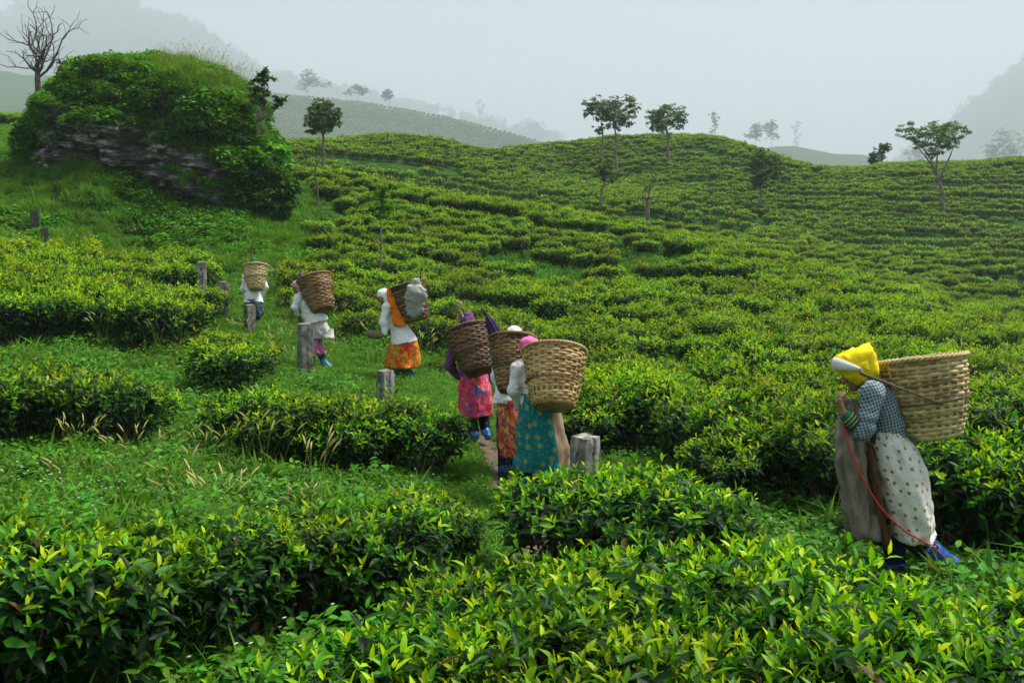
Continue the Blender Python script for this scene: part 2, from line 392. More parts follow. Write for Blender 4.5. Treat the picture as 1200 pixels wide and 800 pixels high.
# ------------------------------------------------------------------ tea bushes
def tea_bush(seed, rx, ry, h, nsh, nl, ls, hi, nin, br=1.0):
    r_ = np.random.default_rng(seed)
    nt = int(nsh * .64); ns = nsh - nt
    # top shoots
    a = r_.uniform(0, 2 * np.pi, nt); q = np.sqrt(r_.uniform(0, 1, nt))
    lump = lambda x, y: 1 + .17 * vnoise(x * 2.6 + seed * 7, y * 2.6) + .07 * vnoise(x * 7 + seed, y * 7)
    ex = 1 + .24 * vnoise(np.cos(a) * 1.6 + seed * 3.1, np.sin(a) * 1.6)
    x = rx * q * ex * np.cos(a); y = ry * q * ex * np.sin(a)
    z = h * (1 - .13 * q ** 4) * lump(x, y) + r_.normal(0, .03, nt) + np.abs(r_.normal(0, .065, nt)) * (r_.random(nt) < .35)
    tip1 = np.stack([x, y, z], 1)
    d1 = norm(np.stack([np.cos(a) * q ** 2 * .55 + r_.normal(0, .2, nt), np.sin(a) * q ** 2 * .55 + r_.normal(0, .2, nt), np.ones(nt)], 1))
    # side shoots
    a = r_.uniform(0, 2 * np.pi, ns); t = r_.uniform(.36, .97, ns) ** .85
    ex = 1 + .24 * vnoise(np.cos(a) * 1.6 + seed * 3.1, np.sin(a) * 1.6)
    rad = (.62 + .40 * np.clip(t, 0, .85) / .85 - .12 * np.clip(t - .85, 0, 1) / .15 * .5) * ex + r_.normal(0, .05, ns)
    tip2 = np.stack([rx * rad * np.cos(a), ry * rad * np.sin(a), h * t], 1)
    d2 = norm(np.stack([np.cos(a) * .8 + r_.normal(0, .25, ns), np.sin(a) * .8 + r_.normal(0, .25, ns), .3 + .7 * t + r_.normal(0, .2, ns)], 1))
    tip = np.concatenate([tip1, tip2]); d = np.concatenate([d1, d2]); top = np.concatenate([np.ones(nt), np.clip(t * 1.3 - .3, 0, 1) * .9])
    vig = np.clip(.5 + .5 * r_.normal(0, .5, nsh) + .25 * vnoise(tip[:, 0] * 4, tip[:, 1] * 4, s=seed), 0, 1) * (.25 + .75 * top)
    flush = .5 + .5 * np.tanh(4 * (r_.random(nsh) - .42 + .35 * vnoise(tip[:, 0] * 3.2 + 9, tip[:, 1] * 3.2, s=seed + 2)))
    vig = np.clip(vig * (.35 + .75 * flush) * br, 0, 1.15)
    ang0 = np.radians([14, 32, 46, 60, 72, 82, 88]); ln0 = np.array([.036, .055, .066, .076, .085, .09, .09]) ; s0 = np.array([0, .012, .03, .055, .085, .12, .15])
    tn0 = np.array([1, .92, .66, .38, .18, .08, .03])
    young = MB(); old = MB()
    h0 = norm(np.cross(d, np.array([.3, .7, .2]))); h1 = np.cross(d, h0)
    ph = r_.uniform(0, 6.28, nsh)
    sel = np.linspace(0, 6, nl).round().astype(int) if nl < 7 else np.arange(7)
    for k in sel:
        p = ph + k * 2.4 + r_.normal(0, .25, nsh)
        rad_ = np.cos(p)[:, None] * h0 + np.sin(p)[:, None] * h1
        an = ang0[k] + r_.normal(0, .16, nsh)
        dd = norm(np.cos(an)[:, None] * d + np.sin(an)[:, None] * rad_)
        nn = norm(np.sin(an)[:, None] * d - np.cos(an)[:, None] * rad_ * 1.0 + 1e-3)
        P = tip - d * (s0[k] * (1 if hi else 1.3))[..., None] + r_.normal(0, .004, (nsh, 3))
        Lg = ln0[k] * ls * r_.uniform(.75, 1.2, nsh)
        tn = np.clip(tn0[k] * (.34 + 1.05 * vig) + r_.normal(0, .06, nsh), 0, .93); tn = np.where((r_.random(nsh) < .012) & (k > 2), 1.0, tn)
        V, T, Q, kk = leaf_arr(P, dd, nn, Lg, Lg * r_.uniform(.29, .38, nsh), droop=r_.uniform(.0, .28, nsh), fold=.22, hi=hi)
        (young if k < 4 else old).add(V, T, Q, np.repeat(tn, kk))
    # mature leaves below the plucking table
    a = r_.uniform(0, 2 * np.pi, nin); q = np.sqrt(r_.uniform(.05, 1, nin)); t = r_.uniform(.32, .93, nin)
    rad = (.60 + .36 * t)
    P = np.stack([rx * rad * q * np.cos(a), ry * rad * q * np.sin(a), h * t], 1)
    dd = norm(np.stack([np.cos(a) + r_.normal(0, .7, nin), np.sin(a) + r_.normal(0, .7, nin), r_.normal(.1, .5, nin)], 1))
    V, T, Q, kk = leaf_arr(P, dd, norm(r_.normal(0, .4, (nin, 3)) + np.array([0, 0, 1])), .09 * ls * r_.uniform(.7, 1.15, nin), .036 * ls, droop=.2, fold=.2, hi=hi)
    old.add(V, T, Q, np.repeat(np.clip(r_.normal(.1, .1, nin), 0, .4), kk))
    st = MB()
    for q in range(24 if hi else 6):
        a = r_.uniform(0, 6.28); rr_ = r_.uniform(.2, .85)
        e = np.array([rx * rr_ * math.cos(a), ry * rr_ * math.sin(a), h * r_.uniform(.75, .95)])
        b0 = np.array([.10 * math.cos(a), .10 * math.sin(a), -.08])
        mid = b0 * .5 + e * .5 + np.array([math.cos(a) * .06, math.sin(a) * .06, -.10]) + r_.normal(0, .03, 3)
        ts = np.linspace(0, 1, 6)[:, None]
        C = (1 - ts) ** 2 * b0 + 2 * ts * (1 - ts) * mid + ts ** 2 * e
        st.tube(C, np.linspace(.016, .004, 6), 5 if hi else 3, cap=False)
        if hi:
            for w in range(3):
                s_ = C[r_.integers(2, 5)]; e2 = s_ + np.array([r_.normal(0, .14), r_.normal(0, .14), r_.uniform(.1, .3)])
                st.tube([s_, (s_ + e2) / 2 + r_.normal(0, .02, 3), e2], [.006, .004, .002], 4, cap=False)
    return young.mesh('young_shoots', M['tea']), old.mesh('mature_leaves', M['tea']), st.mesh('stems', M['twig'])
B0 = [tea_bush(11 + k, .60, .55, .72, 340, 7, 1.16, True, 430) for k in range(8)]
B1 = [tea_bush(31 + k, .62, .58, .72, 420, 6, 1.18, False, 420, 1.3) for k in range(5)]
B2 = [tea_bush(51 + k, .64, .56, .70, 170, 4, 1.9, False, 90, 1.45) for k in range(5)]

GROUP_N = {}
bush_xy = []          # every bush position, for keeping weeds and rows apart
def put_bush(p, lod, s, rz, label, group, sz=1.0):
    src_ = (B0, B1, B2)[lod]
    y_, o_, s_ = src_[rng.integers(0, len(src_))]
    e = bpy.data.objects.new('tea_bush', None); COL.objects.link(e)
    e.empty_display_size = .2
    e.location = p; e.rotation_euler = (rng.normal(0, .03), rng.normal(0, .03), rz); e.scale = (s, s, s * sz)
    e['label'] = label; e['category'] = 'tea bush'; e['group'] = group
    for nm, me in (('young_shoots', y_), ('mature_leaves', o_), ('stems', s_)):
        c = bpy.data.objects.new(nm, me); COL.objects.link(c); c.parent = e
    return e

bushes = []   # (x, y, scale, zscale, zone)
def bpx(px, py, zone, s=1.0, sz=1.0, h=.70):
    p = hit(px, py, h * s * sz)
    bushes.append((p[0], p[1], s, sz, zone))
# placed from the photograph: centre of each bush's top
for px, py in [(40, 880), (260, 900), (440, 800), (550, 775), (660, 800), (740, 775), (840, 800), (930, 780), (1030, 800), (1110, 770), (1200, 790), (1260, 740)]:
    bpx(px, py, 'front' if px > 350 else 'front_left', rng.uniform(.72, .86), rng.uniform(.95, 1.1))
for px, py in [(590, 700), (680, 690), (770, 672), (860, 672), (945, 690)]:
    bpx(px, py, 'front', rng.uniform(.8, .95), 1.0)
for px, py, s in [(-50, 668, .92), (62, 658, .88), (232, 636, .80), (330, 622, .78), (422, 606, .84), (492, 592, .70)]:
    bpx(px, py, 'left_row', s, 1.0)
for px, py, s in [(685, 566, .95), (765, 572, 1.0), (812, 590, .75)]:
    bpx(px, py, 'centre', s, 1.0)
bpx(852, 520, 'single', .8, 1.0)
for px, py, s in [(303, 466, .88), (366, 470, .92), (432, 476, .9), (492, 488, .82), (330, 488, .72), (405, 494, .75)]:
    bpx(px, py, 'path_left', s, 1.0)
for px, py, s in [(15, 444, .95), (70, 446, .95), (122, 452, .9), (-40, 450, 1.0), (162, 462, .65)]:
    bpx(px, py, 'grass_left', s, 1.0)
bpx(262, 408, 'lone', .95, 1.0); bpx(292, 406, 'lone', .8, 1.0); bpx(262, 392, 'lone', .75, .8)
for y0, x0, x1, st in [(350, -40, 232, 50), (337, -40, 245, 46), (328, -30, 190, 44)]:
    for px in np.arange(x0, x1, st):
        bpx(px + rng.uniform(-6, 6), y0 + rng.uniform(-2, 2) + 4 * (px > 150), 'upper_left', rng.uniform(.95, 1.1), 1.0)
for y0, x0, x1, st in [(313, -30, 225, 36), (303, -20, 215, 36), (293, -20, 110, 34), (286, -10, 100, 30)]:
    for px in np.arange(x0, x1, st):
        bpx(px + rng.uniform(-5, 5), y0 + rng.uniform(-1, 1), 'upper_left', rng.uniform(.9, 1.05), 1.0)
bpx(208, 296, 'upper_left', .95, 1.0); bpx(222, 298, 'upper_left', .85, 1.0)
for px, py, s in [(700, 452, 1.0), (752, 450, 1.05), (806, 456, 1.05), (835, 478, 1.0), (890, 482, 1.05), (942, 490, 1.0), (990, 500, 1.0), (1100, 528, 1.0), (1150, 530, 1.05), (1205, 540, 1.0), (690, 475, .8)]:
    bpx(px, py, 'right_row', s, 1.0)
# path centre line (world)
PATH = np.array([hit(px, py)[:2] for px, py in [(640, 690), (618, 605), (585, 552), (568, 520), (530, 485), (490, 455), (430, 442), (385, 433), (330, 402), (297, 380), (262, 352), (250, 325)]])
def path_dist(x, y):
    x = np.asarray(x, float); y = np.asarray(y, float)
    best = np.full(x.shape, 1e9)
    for a, b in zip(PATH[:-1], PATH[1:]):
        d = b - a; t = np.clip(((x - a[0]) * d[0] + (y - a[1]) * d[1]) / (d @ d), 0, 1)
        best = np.minimum(best, np.hypot(x - a[0] - t * d[0], y - a[1] - t * d[1]))
    return best
ROCK_C = at(195, 255, 34.5); ROCK_C[2] = float(ground(ROCK_C[0], ROCK_C[1]))
def rock_far(x, y):
    return ((x - ROCK_C[0]) / 6.3) ** 2 + ((y - ROCK_C[1]) / 5.5) ** 2 > 1
def rock_tight(x, y):
    return ((x - ROCK_C[0]) / 4.4) ** 2 + ((y - ROCK_C[1]) / 3.0) ** 2 > 1
PEOPLE_XY = [at(1045, 690, 6.1)[:2], at(640, 592, 8.9)[:2], at(600, 560, 9.7)[:2], at(563, 523, 11)[:2], at(475, 447, 15.8)[:2], at(378, 434, 16.6)[:2], at(297, 380, 20)[:2]]
# rows on the slope right of the path and beyond it
def row_field(y0, y1, dy, warp, cond, zone, step=1.02, gap=.06, bs=1.0):
    c = y0
    while c < y1:
        xs = np.arange(-.62 * (c + 14), .62 * (c + 14), step)
        xs = xs + rng.uniform(-.16, .16, len(xs)) + rng.uniform(0, step)
        ys = warp(xs, c) + rng.normal(0, .09, len(xs))
        gp = vnoise(xs * .16 + c * 3.1, np.full(len(xs), c * .37), s=9) > .86 - gap * 8
        ok = cond(xs, ys) & ~gp & (rng.random(len(xs)) > gap * .5)
        for x, y in zip(xs[ok], ys[ok]):
            bushes.append((x, y, rng.uniform(.84, 1.12) * bs, rng.uniform(.9, 1.1), zone))
        c += dy * rng.uniform(.93, 1.07)
right_line = lambda x, y: (y > 11.6 - .33 * x) & (path_dist(x, y) > 1.25)
def spur_cond(x, y):
    u = x / np.maximum(y, .1)
    left_edge = np.interp(y, [8, 12, 15, 20, 24, 30, 36, 46, 60], [.6, .6, .0, -4.0, -5.5, -6.3, -6.9, -10.2, -14])
    return right_line(x, y) & (x > left_edge) & (y < np.interp(u, [-.22, .13, .28, .51, .7], [52, 52, 45, 30, 26])) & rock_far(x, y) & (y > 5)
row_field(9.0, 62, 1.16, lambda x, c: c - .30 * x * np.clip(1.25 - c / 60, .3, 1) + .55 * vnoise(x * .12, c * .07, s=4), spur_cond, 'slope', step=.80, bs=.80)
def far_cond(x, y):
    u = x / np.maximum(y, .1)
    return (y > np.interp(u, [-.3, .13, .28, .51, .7], [54, 54, 47, 32, 30])) & (y < 136) & (np.abs(u) < .66) & rock_far(x, y)
row_field(24, 150, 1.48, lambda x, c: c - .0032 * (x - 12) ** 2 * np.clip((c - 40) / 40, 0, 1) + 1.6 * vnoise(x * .05, c * .03, s=6), far_cond, 'far', step=1.0, gap=.05, bs=.88)
n_before = len(bushes)
row_field(880, 1170, 8.0, lambda x, c: c + 5 * vnoise(x * .02, c * .02, s=8), lambda x, y: (np.abs(x / y) < .42), 'mist', step=5.4, gap=.04)
BX = np.array([(b[0], b[1]) for b in bushes])
BZ = ground(BX[:, 0], BX[:, 1])
pxs, pys, fd = project(np.stack([BX[:, 0], BX[:, 1], BZ + .5], 1))
inview = (pxs > -60) & (pxs < 1260) & (pys < 900) & (pys > -50)
zones = [b[4] for b in bushes]
rank = np.where(inview & np.array([z not in ('mist', 'far') for z in zones]), fd, 1e6)
order = np.argsort(rank)
single = set(order[:300].tolist())
LAB = {
 'front': ('knee-high tea bush with large yellow-green shoots below the woman in the yellow headscarf', 'tea bushes nearest the weedy strip below the path'),
 'front_left': ('low tea bush at the foot of the dark leggy row', 'low tea bushes below the leggy row'),
 'left_row': ('dark leggy tea bush with bare stems showing, in the row below the weedy patch', 'leggy tea bushes below the weedy patch'),
 'centre': ('dense tea bush in front of the squat white-streaked concrete post', 'tea bushes beside the squat concrete post'),
 'single': ('small solitary tea bush in the weeds right of the squat concrete post', 'solitary small tea bush'),
 'path_left': ('broad tea bush on the downhill side of the footpath, opposite the purple-sleeved picker', 'tea bushes beside the footpath'),
 'grass_left': ('rounded tea bush standing in the tall seeding grass', 'tea bushes in the tall grass'),
 'lone': ('dark rounded tea bush in the grass just downhill of the tall concrete post', 'tea bushes near the tall concrete post'),
 'upper_left': ('flat-topped tea bush in the thick rows below the rock outcrop', 'tea bushes below the rock outcrop'),
 'right_row': ('glossy tea bush in the row running behind the picker in the yellow headscarf', 'tea bushes in the row behind the yellow headscarf'),
 'slope': ('flat-topped tea bush in the contour rows on the slope above the footpath', 'tea bushes on the slope above the footpath')}
far_idx = []
for q, (x, y, s, sz, zone) in enumerate(bushes):
    if q in single:
        d = fd[q]
        put_bush((x, y, BZ[q] - .02), 0 if d < 10.5 else 1, s, rng.uniform(-.35, .35) + (0 if rng.random() < .5 else math.pi), *LAB[zone], sz=sz)
    elif inview[q] or (np.abs(pxs[q] - 600) < 1000 and fd[q] > 3):
        far_idx.append(q)
far_idx = np.array(far_idx)
lod_far = np.where(fd[far_idx] < 60, 0, 5) + rng.integers(0, 5, len(far_idx))
def joined(trip, nm):
    me3 = []
    bm = bmesh.new()
    for m_ in trip[:2]:
        bm.from_mesh(m_)
    me = bpy.data.meshes.new(nm); bm.to_mesh(me); bm.free(); me.materials.append(M['tea'])
    return me
srcs = [src('tea_source', joined(t, 'tea_rows_source')) for t in B1 + B2]
sc_f = np.array([bushes[q][2] for q in far_idx]) * np.where(fd[far_idx] > 165, 4.0, 1.0)
rot = np.stack([np.zeros(len(far_idx)), np.zeros(len(far_idx)), rng.uniform(0, 6.28, len(far_idx))], 1)
scatter('tea_rows', np.column_stack([BX[far_idx], BZ[far_idx] - .02]), rot, sc_f, lod_far, srcs, 'contour rows of tea bushes covering the far hillsides up to the misty crests', 'tea rows')
print('bushes', len(bushes), 'single', len(single), 'far', len(far_idx), 'max single dist', fd[order[299]])

# ------------------------------------------------------------------ ground cover
def herb(seed, n, rad, h, ls, wide, tone0, hi=True):
    r_ = np.random.default_rng(seed); mb = MB()
    a = r_.uniform(0, 6.28, n); q = np.sqrt(r_.uniform(0, 1, n)) * rad
    P = np.stack([q * np.cos(a), q * np.sin(a), h * r_.uniform(.15, 1, n) * (1 - .5 * (q / rad) ** 2)], 1)
    a2 = r_.uniform(0, 6.28, n)
    D = np.stack([np.cos(a2), np.sin(a2), r_.normal(.15, .3, n)], 1)
    Lg = ls * r_.uniform(.6, 1.3, n)
    V, T, Q, k = leaf_arr(P, D, norm(np.stack([r_.normal(0, .3, n), r_.normal(0, .3, n), np.ones(n)], 1)), Lg, Lg * wide, droop=.15, fold=.12, hi=hi)
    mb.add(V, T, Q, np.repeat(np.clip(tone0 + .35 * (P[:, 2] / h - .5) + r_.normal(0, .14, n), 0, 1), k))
    return mb
def grass(seed, n, rad, h, w, seg=4, lean=.5, tone0=.45, heads=0):
    r_ = np.random.default_rng(seed); mb = MB()
    for q in range(n):
        a = r_.uniform(0, 6.28); rr_ = rad * math.sqrt(r_.random())
        b0 = np.array([rr_ * math.cos(a), rr_ * math.sin(a), -.03]); a2 = r_.uniform(0, 6.28)
        d = np.array([math.cos(a2), math.sin(a2), 0]); hh = h * r_.uniform(.5, 1.15); ln = lean * r_.uniform(.3, 1.4) * hh
        t = np.linspace(0, 1, seg + 1)[:, None]
        C = b0 + np.array([0, 0, 1]) * hh * (t - .35 * t ** 2 * (ln / hh)) + d * ln * t ** 2
        S = np.array([-d[1], d[0], 0]); ww = w * r_.uniform(.7, 1.2) * np.array([.7, 1, .85, .55, .04, .02])[:seg + 1][:, None]
        V = np.stack([C - S * ww, C + S * ww], 1).reshape(-1, 3)
        i_ = np.arange(seg) * 2
        mb.add(V, None, np.stack([i_, i_ + 1, i_ + 3, i_ + 2], 1), np.clip(tone0 + r_.normal(0, .13), 0, 1))
    for q in range(heads):
        a = r_.uniform(0, 6.28); d = np.array([math.cos(a), math.sin(a), 0]); hh = h * r_.uniform(1.1, 1.6)
        b0 = np.array([r_.normal(0, rad * .4), r_.normal(0, rad * .4), 0]); t = np.linspace(0, 1, 5)[:, None]
        C = b0 + np.array([0, 0, hh]) * t + d * .3 * hh * t ** 2.5
        mb.tube(C, [.0018, .0016, .0014, .0012, .001], 3, cap=False, tone=.75)
        e = C[-1]; dn = norm(C[-1] - C[-2] + d * .01)
        L_ = r_.uniform(.05, .09)
        mb.tube([e, e + dn * L_ * .3, e + dn * L_ * .7 + d * .01, e + dn * L_ + d * .025], [.003, .0065, .006, .001], 5, cap=False, tone=1.0)
    return mb
def flowers(seed, n, rad, h):
    r_ = np.random.default_rng(seed); mb = MB()
    for q in range(n):
        c = np.array([r_.normal(0, rad * .5), r_.normal(0, rad * .5), h * r_.uniform(.8, 1.2)])
        a = np.arange(5) * 1.2566 + r_.uniform(0, 1)
        D = np.stack([np.cos(a), np.sin(a), np.full(5, .4)], 1)
        V, T, Q, k = leaf_arr(np.tile(c, (5, 1)), D, np.tile([0., 0, 1], (5, 1)), .010, .008, hi=False)
        mb.add(V, T, Q, .5)
    return mb
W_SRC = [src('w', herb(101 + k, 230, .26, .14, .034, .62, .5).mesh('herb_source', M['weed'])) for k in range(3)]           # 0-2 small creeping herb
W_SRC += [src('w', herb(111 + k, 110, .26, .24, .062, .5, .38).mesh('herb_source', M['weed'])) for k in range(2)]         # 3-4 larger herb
W_SRC += [src('w', grass(121 + k, 70, .20, .30, .0045, tone0=.4).mesh('grass_source', M['grass'])) for k in range(2)]      # 5-6 fine grass
W_SRC += [src('w', grass(131 + k, 26, .16, .34, .012, tone0=.36, lean=.75).mesh('grass_source', M['grass'])) for k in range(2)]   # 7-8 broad grass
W_SRC += [src('w', grass(141 + k, 30, .16, .30, .005, tone0=.5, heads=9).mesh('grass_source', M['grass'])) for k in range(2)]     # 9-10 seeding grass
W_SRC += [src('w', grass(151 + k, 9, .08, .42, .019, seg=5, lean=.65, tone0=.3).mesh('grass_source', M['grass'])) for k in range(2)]  # 11-12 wide blades
W_SRC += [src('w', flowers(161, 9, .3, .17).mesh('flower_source', M['flower']))]                                            # 13
W_SRC += [src('w', herb(171 + k, 60, .45, .22, .15, .6, .45, hi=False).mesh('herb_source', M['weed'])) for k in range(2)]   # 14-15 far cover
def cover(n, d0, d1, du=.70):
    n = int(n * 1.17)
    D = np.sqrt(rng.uniform(d0 ** 2, d1 ** 2, n)); u = rng.uniform(-du, du, n) * (1 + 1.2 / D)
    return u * D, D
bush_cells = {}
for (x, y, s, *_ ) in bushes:
    bush_cells.setdefault((int(x // 1.5), int(y // 1.5)), []).append((x, y, s))
def near_bush(x, y, f=.42):
    i0, j0 = int(x // 1.5), int(y // 1.5)
    for a in (-1, 0, 1):
        for b in (-1, 0, 1):
            for (bx, by, s) in bush_cells.get((i0 + a, j0 + b), ()):
                if (bx - x) ** 2 + (by - y) ** 2 < (f * s) ** 2: return True
    return False
def cover_set(name, n, d0, d1, kinds, label, s0=(.8, 1.25), field=None, cat='ground cover', pd=.20):
    x, y = cover(n, d0, d1)
    keep = (path_dist(x, y) > np.where(y < 13.5, pd, .02) + .16 * vnoise(x * 3, y * 3)) & rock_tight(x, y)
    if field is not None: keep &= field(x, y)
    x, y = x[keep], y[keep]
    keep = np.array([not near_bush(a, b) for a, b in zip(x, y)]); x, y = x[keep], y[keep]
    z = ground(x, y)
    ks, ps = zip(*kinds)
    idx = rng.choice(ks, len(x), p=np.array(ps) / sum(ps))
    rot = np.stack([rng.normal(0, .12, len(x)), rng.normal(0, .12, len(x)), rng.uniform(0, 6.28, len(x))], 1)
    print(name, len(x))
    sc_ = rng.uniform(*s0, len(x)) * np.clip(path_dist(x, y) / 1.1, .45, 1)
    for q_ in PEOPLE_XY[1:]: sc_ = sc_ * np.clip((np.hypot(x - q_[0], y - q_[1]) + .3) / 1.2, .5, 1)
    return scatter(name, np.column_stack([x, y, z - .01]), rot, sc_, idx, W_SRC, label, cat)
tall = lambda x, y: (vnoise(x * .35 + 3, y * .35) + .9 * (x < -.08 * y - .2) * (y > 6) * (y < 24) > .25)
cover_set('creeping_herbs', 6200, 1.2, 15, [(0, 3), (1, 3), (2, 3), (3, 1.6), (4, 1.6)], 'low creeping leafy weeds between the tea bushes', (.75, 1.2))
cover_set('grass_tufts', 1500, 1.2, 15, [(5, 1.6), (6, 1.6), (7, 1.3), (8, 1.3), (11, .5), (12, .5)], 'tufts of green grass among the weeds', (.6, 1.1))
cover_set('seeding_grass', 800, 5.5, 26, [(9, 1), (10, 1), (5, .6), (7, .5)], 'tall grass with pale seed heads', (.8, 1.35), field=tall)
cover_set('tall_weeds', 330, 1.6, 9.5, [(3, 2), (4, 2), (7, 1), (8, 1), (11, .8), (12, .8)], 'taller broad-leaved weeds and wide grass blades between the near bushes', (.9, 1.35))
cover_set('white_flowers', 260, 3.5, 15, [(13, 1)], 'tiny white flowers on the weeds', (.8, 1.2), cat='wild flowers')
cover_set('slope_weeds', 15000, 14, 52, [(0, 1), (3, 3), (4, 3), (5, 1), (7, 2), (8, 2)], 'weeds and grass filling the gaps on the slope', (.75, 1.35))
cover_set('far_weeds', 6500, 48, 135, [(14, 1), (15, 1)], 'weeds between the tea rows on the far hillsides', (.45, .9))

# short growth along the footpath
t_ = rng.uniform(0, len(PATH) - 1, 5200); x = np.interp(t_, np.arange(len(PATH)), PATH[:, 0]) + rng.normal(0, .75, 5200); y = np.interp(t_, np.arange(len(PATH)), PATH[:, 1]) + rng.normal(0, .75, 5200)
k_ = (path_dist(x, y) > np.where(y < 12.5, .17, -1) + .08 * vnoise(x * 4, y * 4)) & np.array([not near_bush(a, b) for a, b in zip(x, y)]); x, y = x[k_], y[k_]
scatter('path_growth', np.column_stack([x, y, ground(x, y) - .01]), np.column_stack([rng.normal(0, .1, len(x)), rng.normal(0, .1, len(x)), rng.uniform(0, 6.28, len(x))]), rng.uniform(.35, .7, len(x)), rng.choice([0, 1, 2, 3, 4, 5, 6, 7, 8], len(x)), W_SRC, 'short trampled weeds along the footpath', 'ground cover')

# ------------------------------------------------------------------ mist
hz = MB(); zlo = float(TZ.min()) - 1.0; zhi = float(TZ.max()) + 6.0
hm = bpy.data.materials.new('haze'); hm.use_nodes = True
for nd in list(hm.node_tree.nodes):
    if nd.type == 'BSDF_PRINCIPLED': hm.node_tree.nodes.remove(nd)
pv = hm.node_tree.nodes.new('ShaderNodeVolumePrincipled')
pv.inputs['Color'].default_value = (.66, .72, .785, 1); pv.inputs['Density'].default_value = .0005; pv.inputs['Anisotropy'].default_value = .1
hm.node_tree.links.new(pv.outputs[0], hm.node_tree.nodes['Material Output'].inputs['Volume'])
hz.box((0, 0, (zlo + zhi) / 2), 4800, 4800, (zhi - zlo) / 2)
print('haze box', zlo, zhi)
new_obj('haze', hz.mesh('haze', hm, smooth=False), kind='stuff', label='pale mountain mist filling the valley', cat='mist')
